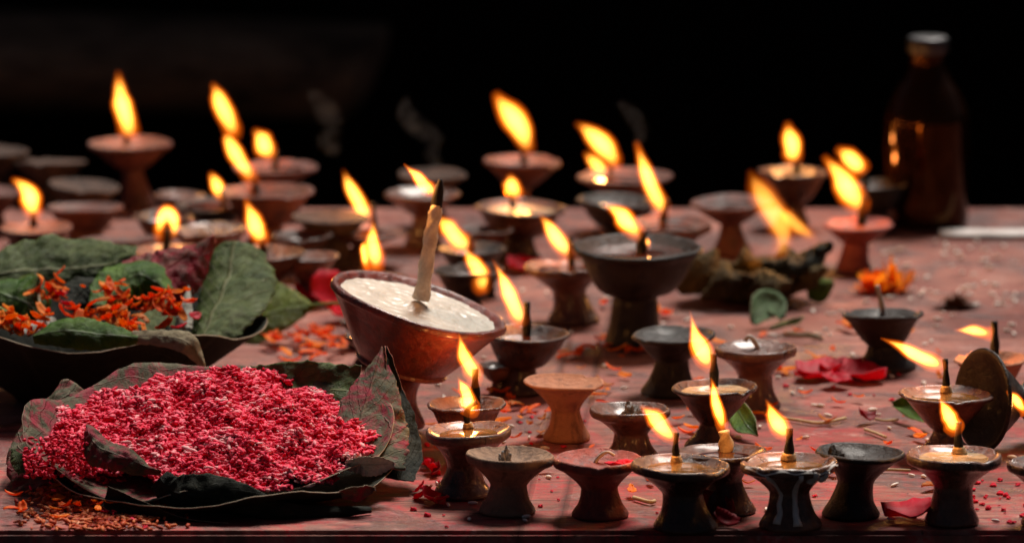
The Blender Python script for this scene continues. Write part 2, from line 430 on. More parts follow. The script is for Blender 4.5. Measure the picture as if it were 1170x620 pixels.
lamp('unlit brown lamp with a pale wick folded over its saucer', (864, 396), 47, (862, 472), 'ped', 'brown', None,
     wick=dict(pts=[(868, 402), (862, 390), (856, 384), (851, 389)], r=3.2, mat='palecotton'))
lamp('unlit near-black lamp standing behind the lamp of whitish ghee', (770, 381), 48, (766, 457), 'tall', 'black', None, bowl_over=dict(wr=.4, br=.68))
lamp('unlit black lamp with a thin grey wick upright in its tilted bowl', (1009, 357), 46, (1012, 428), 'cone', 'black', None,
     wick=dict(pts=[(1009, 357), (1006, 341), (1002, 326)], r=3.5, mat='palecotton'), tilt=(.05, -.04), bowl_over=dict(br=.74, wr=.42, lip=.08, idp=.22))
lamp('conical lamp of amber oil with flame blown flat, next to the overturned lamp', (1081, 449), 54, (1080, 528), 'cone', 'brown', 'amber', .6,
     dict(pts=[(1081, 447), (1081, 430), (1080, 410)], r=4.5, stub=True), [[(1079, 422, 7), (1068, 415, 11), (1050, 406, 11), (1030, 396, 7), (1006, 386, 2)]], bowl_over=dict(idp=.2, wr=.27))
lamp('lit lamp with an orange rim behind the overturned lamp, flame streaming sideways', (1132, 409), 43, (1134, 470), 'bowl', 'orange', 'oil', .4,
     dict(pts=[(1136, 406), (1137, 388), (1136, 367)], r=5.5), [[(1134, 382, 9), (1124, 380, 10), (1110, 377, 8), (1100, 377, 5), (1091, 377, 1.5)]])
# ---- middle
lamp('lit dark deep lamp glinting orange inside, at the low rim of the big wax bowl', (601, 380), 49, (594, 455), 'bowl', 'dark', 'oil', .55,
     dict(pts=[(602, 383), (602, 364), (602, 345)], r=5.5), [[(599, 372, 8), (594, 362, 12), (584, 340, 11), (574, 318, 7), (562, 296, 2)]])
lamp('lit small dark lamp, lower of the two dark cups behind the big wax bowl', (535, 307), 40, (537, 372), 'bowl', 'black', 'oil', .5,
     dict(pts=[(561, 335), (560, 325), (560, 315)], r=5), [[(557, 334, 8), (553, 325, 14), (545, 308, 13), (537, 294, 8), (528, 280, 2)]])
lamp('lit small dark lamp, upper of the two dark cups behind the big wax bowl', (540, 283), 39, (541, 340), 'bowl', 'black', 'oil', .5,
     dict(pts=[(538, 288), (538, 280), (538, 270)], r=5), [[(532, 292, 9), (528, 280, 15), (517, 266, 14), (508, 256, 10), (500, 246, 4)]])
lamp('lit brown lamp on a tall foot just beside the large black bowl', (646, 303), 46, (656, 374), 'ped', 'brown', 'oil', .5,
     dict(pts=[(653, 302), (652, 288), (651, 271)], r=4.5), [[(650, 297, 7), (645, 286, 12), (635, 270, 11), (626, 256, 7), (617, 244, 2)]])
lamp('large black bowl-shaped lamp brimming with black oil in the middle of the table', (728, 281), 76, (724, 402), 'bowl', 'black', 'oil', .7,
     dict(pts=[(733, 288), (734, 276), (735, 264)], r=7), [[(731, 275, 8), (725, 263, 13), (712, 249, 13), (702, 240, 9), (692, 233, 4)], [(739, 284, 4), (738, 277, 5), (734, 270, 2)]],
     bowl_over=dict(wr=.34, br=.44, idp=.24, wz=.50, p=.45))
lamp('lit lamp of pale oil on a dark foot, in front of the tall reddish lamp', (595, 236), 52, (592, 303), 'bowl', 'dark', 'cream', .7,
     dict(pts=[(586, 238), (586, 231), (585, 226)], r=4), [[(586, 228, 8), (587, 219, 12), (585, 210, 11), (583, 199, 4)]])
lamp('lit tall reddish lamp with the biggest flame, mid back row against the dark', (597, 183), 45, (590, 262), 'tall', 'red', 'oil', .45,
     dict(pts=[(599, 186), (598, 180), (598, 172)], r=4), [[(604, 176, 6), (602, 165, 12), (595, 148, 17), (580, 124, 15), (566, 106, 7)]])
lamp('lit reddish lamp under a jagged two-forked flame in the back row', (714, 200), 53, (716, 268), 'tall', 'red', 'oil', .45,
     dict(pts=[(700, 200), (698, 194), (697, 188)], r=4), [[(692, 213, 6), (688, 202, 11), (678, 186, 9), (670, 174, 4)], [(697, 196, 9), (700, 182, 13), (688, 164, 15), (672, 150, 11), (658, 141, 4)]])
lamp('unlit dark lamp with silvery rim between the jagged flame and the large black bowl', (706, 228), 48, (708, 290), 'bowl', 'black', 'oil', .6)
lamp('lit reddish lamp half hidden behind the large black bowl, flame long and slanting', (764, 254), 50, (762, 322), 'low', 'red', 'oil', .35,
     dict(pts=[(757, 253), (759, 244), (762, 228)], r=5), [[(755, 250, 7), (754, 236, 12), (745, 214, 11), (735, 188, 9), (726, 162, 5)]])
lamp('unlit red-brown lamp on a dark foot behind the burning leaf bowl', (834, 230), 46, (836, 296), 'tall', 'red', 'oil', .5)
lamp('lit dark lamp with a short upright flame in the back row near the bottle', (905, 195), 39, (905, 262), 'bowl', 'dark', 'oil', .45,
     dict(pts=[(910, 197), (910, 190), (909, 182)], r=4.5), [[(908, 188, 8), (906, 176, 13), (903, 160, 13), (899, 140, 6)]])
lamp('lit bright red lamp nearest the bottle, its flame leaning from a thick wick', (980, 255), 41, (975, 312), 'tall', 'bright', None, .45,
     dict(pts=[(985, 252), (986, 238), (988, 224)], r=6), [[(984, 246, 10), (978, 232, 17), (966, 212, 16), (955, 195, 13), (943, 178, 6)]], bowl_over=dict(idp=.22, wr=.36))
lamp('lit dark lamp just in front of the bottle, flame tipped aside', (1001, 210), 36, (1003, 268), 'bowl', 'black', 'oil', .55,
     dict(pts=[(990, 213), (988, 204), (987, 196)], r=4), [[(986, 198, 10), (980, 190, 13), (970, 180, 12), (957, 170, 7)]])
# ---- far corner cluster behind the leaf bowl
lamp('lit pink-red lamp on a tall foot, tallest flame at the far corner', (149, 163), 48, (155, 242), 'tall', 'red', None, .5,
     dict(pts=[(145, 170), (145, 160), (144, 152)], r=4.5), [[(146, 160, 9), (146, 148, 13), (142, 124, 13), (137, 102, 9), (133, 82, 4)]])
lamp('unlit grey lamp with a broad empty dish, behind two flatter brown lamps', (57, 184), 42, (60, 236), 'wide', 'grey', None, tilt=(0, -.12))
lamp('unlit ashy lamp with a flat dish under the tallest far flame', (97, 211), 41, (99, 262), 'wide', 'grey', None, tilt=(-.1, 0))
lamp('unlit brown lamp with a broad shallow dish behind the lamp with the short flame', (97, 236), 44, (98, 290), 'wide', 'red', None, tilt=(0, -.05))
lamp('lit reddish lamp with a short bent flame above the leaf bowl', (41, 259), 42, (42, 318), 'wide', 'red', None, .5,
     dict(pts=[(39, 260), (38, 250), (38, 242)], r=4.5), [[(38, 252, 8), (38, 240, 13), (33, 224, 13), (24, 211, 9), (15, 204, 4)]])
lamp('unlit red-brown lamp with a flat tilted plate, behind the grey-green leaf', (136, 272), 46, (138, 318), 'wide', 'red', None, tilt=(.06, -.1))
lamp('unlit grey-brown lamp cut by the picture edge in the far corner', (-8, 172), 40, (-8, 230), 'wide', 'grey', None)
lamp('unlit red-brown lamp cut by the picture edge beside the short bent flame', (-12, 217), 36, (-12, 270), 'wide', 'red', None)
lamp('small unlit dark lamp with a glowing ember at its rim, against the leaf bowl', (32, 281), 28, (34, 325), 'low', 'dark', 'oil', .4,
     wick=dict(pts=[(52, 284), (53, 280), (54, 276)], r=5, mat='ember'))
lamp('lit dark lamp with a beaked bowl beside the large curled leaf', (303, 288), 46, (303, 350), 'bowl', 'dark', 'oil', .5,
     dict(pts=[(301, 288), (300, 280), (299, 272)], r=5), [[(299, 282, 8), (296, 268, 12), (288, 250, 11), (279, 225, 3)]])
lamp('unlit brown lamp with two pale burnt-out stubs in its dish', (240, 261), 46, (240, 318), 'wide', 'brown', None,
     extra=lambda root, B, s, Hh, R, place, zin, zsurf: (lump('burnt_stub', 'palecotton', root, (-.12 * R, -.1 * R, zin * Hh + .002), (.16 * R, .14 * R, .16 * R), 1.2), lump('burnt_stub', 'palecotton', root, (.45 * R, 0, zin * Hh + .003), (.13 * R, .12 * R, .14 * R), 4.1)))
lamp('lit lamp with an arched horseshoe flame rising over the leaf bowl', (190, 285), 40, (190, 345), 'bowl', 'brown', 'oil', .4,
     dict(pts=[(190, 290), (190, 276), (190, 262)], r=4.5), [[(182, 278, 5), (181, 264, 7), (184, 250, 10), (190, 243, 10), (197, 250, 9), (199, 264, 6), (197, 274, 3)]])
lamp('lit low dark lamp with silvery rim and small flame, by the tall double flame', (244, 233), 46, (246, 286), 'low', 'black', 'oil', .6,
     dict(pts=[(256, 236), (255, 228), (254, 220)], r=4), [[(255, 230, 6), (252, 220, 9), (246, 208, 9), (240, 197, 4)]])
lamp('lit red lamp of dark oil carrying the tall double flame', (305, 217), 53, (306, 290), 'bowl', 'red', 'oil', .55,
     dict(pts=[(292, 214), (290, 208), (288, 202)], r=4), [[(291, 211, 8), (282, 197, 12), (270, 178, 11), (262, 160, 9), (260, 153, 4)], [(268, 160, 9), (264, 146, 13), (256, 124, 14), (249, 108, 10), (243, 95, 4)]])
lamp('lit brown lamp with a short flame behind the tall double flame lamp', (315, 190), 48, (318, 250), 'tall', 'red', 'oil', .5,
     dict(pts=[(314, 192), (315, 182), (316, 172)], r=4), [[(312, 182, 8), (306, 172, 13), (298, 160, 12), (288, 148, 5)]])
lamp('unlit flat brown lamp between the double flame and the slanting flame', (378, 247), 44, (380, 310), 'tall', 'grey', None, bowl_over=dict(br=.62, wr=.42))
lamp('lit brown lamp of oil with a long slanting flame, behind the big wax bowl', (420, 264), 44, (404, 308), 'tall', 'brown', 'oil', .55,
     dict(pts=[(428, 262), (427, 250), (426, 232)], r=4), [[(420, 261, 6), (416, 246, 11), (408, 226, 10), (399, 208, 7), (390, 194, 2)]])
lamp('lit lamp hidden behind the big wax bowl, only its upright flame showing', (430, 318), 40, (430, 385), 'bowl', 'dark', 'oil', .5,
     dict(pts=[(427, 322), (427, 314), (427, 308)], r=4), [[(427, 312, 12), (428, 298, 13), (427, 280, 10), (426, 264, 6), (426, 250, 1.5)], [(419, 310, 4), (417, 296, 5), (416, 282, 4), (418, 276, 2)]])
lamp('unlit dim brown lamp behind the flame of the tall twisted wick', (482, 220), 43, (484, 285), 'tall', 'brown', None)
lamp('unlit ashy lamp in the back row with a wisp of smoke rising', (493, 198), 40, (494, 262), 'tall', 'grey', None)
lamp('upper of two small dark lamps peeping out beside the big wax bowl', (408, 366), 20, (410, 400), 'low', 'dark', 'oil', .6)
lamp('lower of two small dark lamps peeping out beside the big wax bowl', (417, 382), 23, (418, 420), 'low', 'dark', 'amber', .6)
lamp('small unlit dark clay cup standing behind the clean orange-brown lamp', (568, 416), 22, (570, 452), 'bowl', 'brown', 'oil', .5)

for (lab, c_, w_, m_) in (('unlit dark lamp squeezed between the plate-like lamps and the arched flame', (186, 246), 34, 'dark'),
                        ('unlit dim brown lamp in the gap beside the tallest far flame foot', (206, 222), 30, 'brown'),
                        ('unlit dark lamp beneath the flat brown lamp, near the slanting flame', (352, 292), 36, 'brown'),
                        ('unlit dark lamp tucked behind the two dark cups near the pale oil lamp', (552, 262), 34, 'dark'),
                        ('unlit dark brown lamp wedged beside the beaked lamp and the flat brown lamp', (345, 268), 34, 'dark')):
    lamp(lab, c_, w_, None, 'bowl', m_, 'oil', .5)

# ---- the big tilted wax lamp with the tall twisted wick
def big_lamp():
    global LAMPS
    n0 = len(LAMPS)
    base = (455, 505)
    root, B, R, Hh = lamp('big tilted red clay bowl full of pale wax, with a tall twisted burning wick', (455, 352), 103, base, 'bowl', 'big', None,
                          bowl_over=dict(wr=.30, wz=.36, br=.42, p=.5, idp=.16, lip=.06), seed=3)
    root['category'] = 'oil lamp'
    bowl = [c for c in root.children][0]
    # reshape the bowl: nearly straight upper wall, ridge, round bottom
    roll = math.radians(15.5); pitch_ = math.radians(3)
    rim_w = on_y(479, 344, B.y)
    s = scale_at(rim_w); R = 103 / s
    Hh = 140 / s / math.cos(PITCH)
    prof = [(.40, 0), (.43, .02), (.42, .05), (.34, .12), (.27, .2), (.25, .30), (.28, .38), (.40, .415), (.50, .43), (.515, .45), (.50, .465), (.56, .52), (.70, .66), (.82, .79), (.92, .89), (.965, .93), (.995, .945), (1.0, .965), (.99, .99), (.965, 1.0), (.93, .995)]
    prof = crom(prof, 90); inner = [(.90, .97), (.87, .95)]
    full = prof + inner
    seg = 96; V, F = [], []
    for r, z in full:
        for k in range(seg):
            th = 2 * PI * k / seg
            q = r * R * (1 + .012 * math.cos(2 * th + 1) + .006 * math.cos(5 * th) + .003 * math.cos(9 * th + 2))
            zz = z * Hh + r * R * .012 * math.cos(3 * th + .6) * z
            if z > .93: q += .0006 * mnoise.noise(Vector((math.cos(th), math.sin(th), z)) * 9)
            V.append(Vector((q * math.cos(th), q * math.sin(th), zz)))
    for i in range(len(full) - 1):
        for k in range(seg):
            k2 = (k + 1) % seg; F.append((i * seg + k, i * seg + k2, (i + 1) * seg + k2, (i + 1) * seg + k))
    F.append(tuple(range(seg))[::-1])
    # wax disc
    WV, WF = [], []; rings = 22
    for i in range(1, rings + 1):
        rr = .885 * R * i / rings
        for k in range(seg):
            th = 2 * PI * k / seg
            x, y = rr * math.cos(th), rr * math.sin(th)
            h = .955 * Hh + .0011 * mnoise.noise(Vector((x * 55, y * 130, 1))) + .0007 * mnoise.noise(Vector((x * 210, y * 330, 4)))
            h += .006 * math.exp(-((x - .0) ** 2 + (y + .006) ** 2) / .00006)
            WV.append(Vector((x, y, h)))
    WV.append(Vector((0, 0, .955 * Hh))); ci = len(WV) - 1
    for k in range(seg): WF.append((k, (k + 1) % seg, ci))
    for i in range(rings - 1):
        for k in range(seg):
            k2 = (k + 1) % seg; WF.append((i * seg + k2, i * seg + k, (i + 1) * seg + k, (i + 1) * seg + k2))
    Rm = Matrix.Rotation(roll, 4, 'Y') @ Matrix.Rotation(pitch_, 4, 'X')
    c_top = Rm @ Vector((0, 0, Hh))
    off = rim_w - B - c_top
    tr = lambda v: (Rm @ v) + off
    V = [tr(v) for v in V]; WV = [tr(v) for v in WV]
    low = min(v.z for v in V)
    old = bowl.data; bowl.data = bpy.data.meshes.new('bowl'); bpy.data.meshes.remove(old)
    bowl.data.from_pydata([tuple(v) for v in V], [], F); bowl.data.materials.append(M['big'])
    bowl.data.polygons.foreach_set('use_smooth', [True] * len(F))
    print('big lamp low', low + B.z, 'y', B.y, 'R', R)
    mesh_obj('wax', WV, WF, M['wax'], root)
    yw = B.y - .004
    ps = [(481, 342), (484, 325), (487, 302), (491, 280), (493, 263), (497, 246), (499, 234)]
    P3 = [(*on_y(x, y, yw), r / s) for (x, y), r in zip(ps, [10, 8.6, 8.2, 8.2, 7.6, 7.4, 6.6])]
    tw = lambda u, t: 1 + .09 * math.sin(2 * t + u * 24) + .04 * math.sin(5 * t + u * 61)
    wk = tube('wick', P3, M['taper'], root, B, 70, 16, tw)
    ps2 = [(498.5, 236), (500, 226), (502, 214), (503.5, 205)]
    P4 = [(*on_y(x, y, yw), r / s) for (x, y), r in zip(ps2, [6.6, 6.0, 5.0, 2.2])]
    tip = tube('charred_tip', P4, M['char'], wk, B, 30, 14, lambda u, t: 1 + .06 * math.sin(2 * t + u * 5))
    add_flame([(499, 224, 3), (492, 218, 9), (482, 208, 10), (473, 198, 7), (461, 187, 2)], yw, root, B, .05)
    return root
BIG = big_lamp()

# ---- overturned lamp
def fallen_lamp():
    B = on_z(1150, 512)
    s = scale_at(B)
    root = thing('clay_oil_lamp', B, 'overturned glossy dark lamp lying on its side, greasy mouth turned outwards', 'oil lamp', 'clay oil lamps set out on the table')
    R = 60 / s; Hh = 84 / s
    outer, inner = lamp_profile(SH['cone'])
    prof = outer + inner; seg = 64; V, F = [], []
    for r, z in prof:
        for k in range(seg):
            th = 2 * PI * k / seg; q = max(r, .001) * R * (1 + .012 * math.cos(2 * th))
            V.append(Vector((q * math.cos(th), q * math.sin(th), z * Hh)))
    for i in range(len(prof) - 1):
        for k in range(seg):
            k2 = (k + 1) % seg; F.append((i * seg + k, i * seg + k2, (i + 1) * seg + k2, (i + 1) * seg + k))
    F.append(tuple(range(seg))[::-1])
    Rm = Matrix.Rotation(math.radians(-62), 4, 'Z') @ Matrix.Rotation(math.radians(84), 4, 'X')
    V = [Rm @ v for v in V]
    tgt = on_y(1150, 470, B.y) - B
    c = sum(V, Vector()) / len(V)
    V = [v - c + Vector((tgt.x, 0, 0)) for v in V]
    lo = min(v.z for v in V); V = [v - Vector((0, 0, lo)) for v in V]
    mesh_obj('bowl', V, F, M['black'], root)
    add_flame([(1172, 474, 6), (1166, 464, 7), (1159, 454, 6), (1151, 446, 2)], B.y - .035, root, B, .03)
    return root
fallen_lamp()

# ------------------------------------------------------------------ leaves
def leaf_mat(name, a, b, vein, rough=.55, veins=11.0, stain=None, edge=None, spec=.2, thru=.2):
    t = NT(name)
    c = t.n('ShaderNodeTexCoord'); sx = t.n('ShaderNodeSeparateXYZ'); t.l(c.outputs['UV'], sx.inputs[0])
    u, v = sx.outputs['X'], sx.outputs['Y']
    av = t.math('ABSOLUTE', t.math('SUBTRACT', v, .5))
    nz = t.noise(c.outputs['UV'], 6, 3)
    d = t.math('ADD', t.math('SUBTRACT', t.math('MULTIPLY', u, veins), t.math('MULTIPLY', av, veins * .62)), t.math('MULTIPLY', nz, .8))
    tri = t.math('ABSOLUTE', t.math('SUBTRACT', t.math('FRACT', d), .5))
    side = t.ramp(tri, [(0.0, .8), (.06, 0.0)])
    mid = t.ramp(av, [(0.0, 1.0), (.035, 0.0)])
    vm = t.math('MAXIMUM', side, mid)
    ob = t.coord('Object')
    n1 = t.noise(ob, 35, 5, .65, .8); n2 = t.noise(ob, 260, 4, .65)
    cc = t.mix(t.ramp(n1, [(.36, 0.0), (.64, 1.0)]), a, b)
    cc = t.mix(t.ramp(n2, [(.5, 0.0), (.75, .45)]), cc, tuple(x * .35 for x in a))
    cc = t.mix(t.math('MULTIPLY', vm, .7), cc, vein)
    n4 = t.noise(ob, 90, 6, .75, 1.5); cc = t.mix(t.ramp(n4, [(.55, 0.0), (.68, .5)]), cc, (.05, .03, .015))
    if stain:
        ns = t.noise(ob, 55, 6, .7, 1.2)
        cc = t.mix(t.ramp(ns, [(.45, 0.0), (.60, .9)]), cc, stain)
    h = t.math('ADD', t.math('MULTIPLY', vm, .8), t.math('ADD', t.math('MULTIPLY', n4, 1.3), t.math('MULTIPLY', n2, .5)))
    t.bsdf(cc, rough, t.bump(h, .8, .002), spec, thru=thru)
    return t.m
L = {
 'grey': leaf_mat('dried_grey_green_leaf', (.045, .080, .016), (.125, .165, .050), (.24, .23, .11)),
 'green': leaf_mat('dark_green_leaf', (.028, .095, .006), (.10, .20, .016), (.10, .15, .05), .45),
 'olive': leaf_mat('olive_leaf', (.10, .16, .014), (.20, .25, .03), (.045, .055, .012), .5, 7),
 'dark': leaf_mat('shaded_dark_leaf', (.010, .013, .009), (.025, .03, .018), (.03, .035, .02), .7),  # shade of the outer and under leaf faces is put into this colour
 'redleaf': leaf_mat('red_stained_leaf', (.10, .075, .04), (.30, .045, .05), (.34, .12, .10), .5, 9, (.42, .02, .05)),
 'tanleaf': leaf_mat('pale_tan_leaf', (.32, .26, .15), (.42, .36, .24), (.22, .15, .07), .6),
 'stained': leaf_mat('rice_plate_leaf', (.06, .066, .034), (.17, .155, .095), (.24, .20, .14), .65, 9, (.34, .02, .05)),
 'burnt': leaf_mat('scorched_brown_leaf', (.045, .030, .009), (.15, .10, .028), (.02, .014, .006), .75, 6),
 'pale': leaf_mat('pale_leaf_underside', (.4, .42, .36), (.5, .5, .44), (.3, .3, .25), .7),
}
L['scrapstalk'] = plain('green_stalk', (.2, .24, .06), (.3, .3, .1), 100)
L['edge'] = plain('cut_leaf_edge', (.42, .36, .26), (.3, .2, .13), 300, .8, .3)
L['rededge'] = plain('red_leaf_edge', (.45, .22, .16), (.3, .07, .06), 300, .8, .3)
L['blackedge'] = plain('burnt_leaf_edge', (.01, .008, .007), (.05, .04, .03), 300, .9, .3)

def solid(o, th=.0007, rim=1):
    m = o.modifiers.new('thickness', 'SOLIDIFY'); m.thickness = th; m.offset = 0; m.material_offset_rim = rim; m.use_rim = True
    return o

def leaf(name, mid, wid, side, cup, mat, parent, origin, edge='edge', nu=52, nv=27, wob=.0015, seed=0.0, rag=.055, th=.0004, fold=0.0):
    """mid: centreline points (world), wid: (left, right) half widths along it in metres, side: world vector(s) across,
    cup: metres the two edges rise along the surface normal"""
    C_ = crom([tuple(p) for p in mid], nu); Wd = crom(wid, nu)
    sd = crom([tuple(s_) for s_ in side], nu) if isinstance(side, list) else [tuple(side)] * nu
    V, F, UV = [], [], []
    for i in range(nu):
        p = Vector(C_[i]); a = Vector(C_[max(0, i - 1)]); b = Vector(C_[min(nu - 1, i + 1)])
        d = (b - a).normalized(); s_ = Vector(sd[i]); s_ = (s_ - d * s_.dot(d)).normalized(); nrm = d.cross(s_).normalized()
        for j in range(nv):
            v = j / (nv - 1) * 2 - 1
            w = Wd[i][0] if v < 0 else Wd[i][1]; w = max(w, .0002)
            rg = 1 + rag * (mnoise.noise(Vector((i * .3, seed + (3 if v > 0 else 0), .3))) * 1.4 + mnoise.noise(Vector((i * .85, seed + (5 if v > 0 else 0), 1.3)))) * abs(v) ** 3
            q = p + s_ * (v * w * rg)
            q = q + nrm * (cup * v * v + fold * abs(v) + wob * (mnoise.noise(q * 38 + Vector((seed, 0, 0))) + .6 * mnoise.noise(q * 110 + Vector((0, seed, 0))) + .35 * mnoise.noise(q * 260)) + .0016 * abs(v) * mnoise.noise(Vector((i * .35, seed, v))) * wob / .0015)
            V.append(q - origin); UV.append((i / (nu - 1), j / (nv - 1)))
    for i in range(nu - 1):
        for j in range(nv - 1):
            F.append((i * nv + j, (i + 1) * nv + j, (i + 1) * nv + j + 1, i * nv + j + 1))
    return solid(mesh_obj(name, V, F, [L[mat] if mat in L else M[mat], L[edge]], parent, uvs=UV), th)

def dish(name, C0, rim, bottom_r, mat, parent, origin, edge='edge', nt=128, nr=20, wob=.002, seed=0., power=1.6, base_z=.001, tilt=lambda x, y: 0.0, th=.0008):
    """leaf bowl: rim(theta) -> (radius x, radius y, z of the rim)"""
    V, F, UV = [], [], []
    for i in range(nr + 1):
        t = i / nr
        for k in range(nt):
            a = 2 * PI * k / nt; rx, ry, z = rim(a)
            f = bottom_r * t / .4 if t < .4 else bottom_r + (1 - bottom_r) * (t - .4) / .6
            x, y = f * rx * math.cos(a), f * ry * math.sin(a)
            zz = base_z + z * (max(0, t - .3) / .7) ** power + tilt(x, y)
            n_ = mnoise.noise(Vector((x * 40, y * 40, seed))) + .5 * mnoise.noise(Vector((x * 120, y * 120, seed + 5)))
            x *= 1 + .02 * n_ * t; y *= 1 + .02 * n_ * t
            V.append(C0 + Vector((x, y, max(.0008, zz + wob * n_ * t))) - origin); UV.append((t, (k / nt * 5) % 1.0))
    for i in range(nr):
        for k in range(nt):
            k2 = (k + 1) % nt; F.append((i * nt + k, i * nt + k2, (i + 1) * nt + k2, (i + 1) * nt + k))
    return solid(mesh_obj(name, V, F, [L[mat], L[edge]], parent, uvs=UV), th)

def wrap(a): return (a + PI) % (2 * PI) - PI
def bumpf(a, c, w): return math.exp(-(wrap(a - math.radians(c)) / math.radians(w)) ** 2)

# ---- upper leaf bowl with marigold petals
UC = on_z(98, 455)
US = scale_at(UC)
ub = thing('leaf_bowl', UC, 'deep bowl of stitched leaves filled with torn leaves and orange marigold petals', 'leaf bowl')
def ub_rim(a):
    z = .060 + .016 * bumpf(a, 90, 60) + -.010 * bumpf(a, 8, 32) + .02 * bumpf(a, 180, 50) + .004 * math.sin(5 * a)
    r = .122 + .004 * math.sin(3 * a + 1) + .007 * bumpf(a, 6, 16)
    return r, r * .98, z
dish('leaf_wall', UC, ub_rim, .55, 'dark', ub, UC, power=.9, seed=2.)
def U(px, py, dy): return on_y(px, py, UC.y + dy)
# curled bright lobe facing up and back
leaf('leaf', [U(226, 398, -.03), U(240, 366, .0), U(258, 322, .045), U(268, 276, .085)], [(.004, .010), (.020, .026), (.026, .036), (.020, .022)], [Vector((1, -.5, .25)), Vector((1, -.5, .22)), Vector((1, -.45, .12)), Vector((1, -.3, -.1))], .012, 'grey', ub, UC, seed=1.3, wob=.003)
leaf('leaf', [U(-30, 318, .06), U(40, 308, .07), U(95, 306, .075), U(156, 296, .07)], [(.016, .012), (.030, .018), (.030, .018), (.014, .008)], Vector((.05, .95, 1)) * -1, .006, 'grey', ub, UC, seed=2.2, wob=.003)
leaf('leaf', [U(140, 338, .02), U(168, 318, .035), U(200, 300, .045), U(244, 268, .06)], [(.014, .012), (.026, .024), (.020, .026), (.001, .002)], Vector((.45, -1.0, -1)), .008, 'redleaf', ub, UC, 'rededge', seed=3.1, wob=.003)
leaf('leaf', [U(-18, 328, .0), U(10, 338, .0), U(32, 347, -.01), U(48, 366, -.02)], [(.008, .008), (.020, .018), (.020, .016), (.003, .003)], Vector((.3, -.9, -1)), .006, 'green', ub, UC, seed=4.4)
leaf('leaf', [U(20, 322, .03), U(35, 326, .02), U(48, 338, .01)], [(.005, .005), (.008, .008), (.002, .002)], Vector((.5, -.9, -1)), .003, 'olive', ub, UC, seed=9.4)
leaf('leaf', [U(118, 352, -.02), U(138, 326, .01), U(160, 314, .02), U(190, 330, .0)], [(.008, .010), (.018, .018), (.016, .020), (.002, .003)], Vector((.2, -.9, -1)), .009, 'green', ub, UC, 'rededge', seed=5.7, wob=.003)
leaf('leaf', [U(78, 350, .0), U(96, 330, .015), U(122, 320, .02)], [(.008, .010), (.014, .014), (.002, .003)], Vector((.4, -.9, -1)), .005, 'dark', ub, UC, seed=6.7)
leaf('leaf', [U(158, 374, -.04), U(176, 360, -.02), U(190, 340, .0)], [(.006, .006), (.014, .016), (.002, .003)], Vector((1, -.3, -.1)), .004, 'grey', ub, UC, seed=8.1)
leaf('leaf', [U(214, 374, -.03), U(210, 356, -.015), U(215, 326, .01)], [(.003, .003), (.006, .006), (.0008, .0008)], Vector((1, -.2, .1)), .003, 'pale', ub, UC, seed=8.6)
leaf('leaf', [U(26, 380, -.07), U(42, 372, -.06), U(62, 362, -.05)], [(.004, .004), (.008, .007), (.003, .003)], Vector((.3, -1., -.5)), .002, 'pale', ub, UC, seed=8.9)
# long front leaf whose pale end curls down over the rim
leaf('leaf', [U(38, 385, -.118), U(70, 378, -.120), U(110, 381, -.122), U(158, 385, -.124)], [(.003, .004), (.012, .011), (.013, .011), (.004, .004)], Vector((.05, -.8, -1)), .004, 'green', ub, UC, 'edge', seed=11.)
leaf('leaf', [U(150, 383, -.122), U(185, 384, -.128), U(215, 392, -.134), U(236, 424, -.134)], [(.004, .005), (.006, .007), (.008, .008), (.0004, .0006)], [Vector((.0, -.7, -1)), Vector((-.15, -.7, -1)), Vector((-.5, -.5, -.7)), Vector((-.9, -.2, -.2))], .002, 'tanleaf', ub, UC, 'edge', seed=12.)
stalk = tube('stalk', [(*U(-4, 350, -.06), .0014), (*U(10, 358, -.07), .0014), (*U(24, 368, -.08), .0016)], L['scrapstalk'], ub, UC, 8, 8)
tube('stalk', [(*U(44, 335, -.01), .0010), (*U(47, 352, -.03), .0012), (*U(58, 370, -.05), .0018)], L['tanleaf'], ub, UC, 8, 8)

# broad veined leaf leaning against the bowl
VB = on_z(300, 392)
vl = leaf('veined_leaf', [on_y(248, 380, VB.y + .012), on_y(280, 368, VB.y + .01), on_y(315, 356, VB.y + .006), on_y(346, 350, VB.y + .004), on_y(360, 350, VB.y + .004)],
          [(.010, .008), (.027, .022), (.030, .020), (.011, .008), (.0008, .0008)], Vector((-.1, .95, .9)) * -1, .002, 'olive', None, Vector((0, 0, 0)), 'edge', seed=14., wob=.0012)
tag(vl, 'broad olive-green veined leaf propped against the deep leaf bowl, stalk towards the wax bowl', 'leaf')
tube('stalk', [(*on_y(352, 350, VB.y + .004), .0016), (*on_y(372, 347, VB.y + .002), .0014), (*on_y(396, 347, VB.y), .0012)], L['olive'], vl, Vector((0, 0, 0)), 8, 8)

# ---- lower leaf plate with pink rice
LC = on_z(238, 558); LS = scale_at(LC)
lp = thing('leaf_plate', LC, 'ragged plate of dried leaves tilted towards the viewer, heaped with pink rice', 'leaf plate')
RX, RY = 208 / LS, .098
def lp_tilt(x, y): return .006 + .040 * max(0, min(1, (y + RY) / (2 * RY))) ** 1.1
def lp_rim(a):
    rx = RX * (1 + .03 * math.sin(4 * a + .5)); ry = RY * (1 + .05 * math.sin(3 * a + 2))
    z = .010 + .012 * bumpf(a, 90, 50) + .016 * bumpf(a, 180, 30) - .006 * bumpf(a, 235, 22) + .010 * bumpf(a, 20, 30) + .003 * math.sin(7 * a)
    return rx, ry, z
dish('leaf_base', LC, lp_rim, .7, 'stained', lp, LC, power=1.6, tilt=lp_tilt, seed=21., base_z=.001)
def under_rim(a):
    return RX * (1.0 + .04 * math.sin(5 * a)), RY * (1.08 + .04 * math.sin(4 * a + 1)), .016 + .005 * math.sin(4 * a + .7) - .008 * bumpf(a, 268, 18) + .01 * bumpf(a, 90, 50)
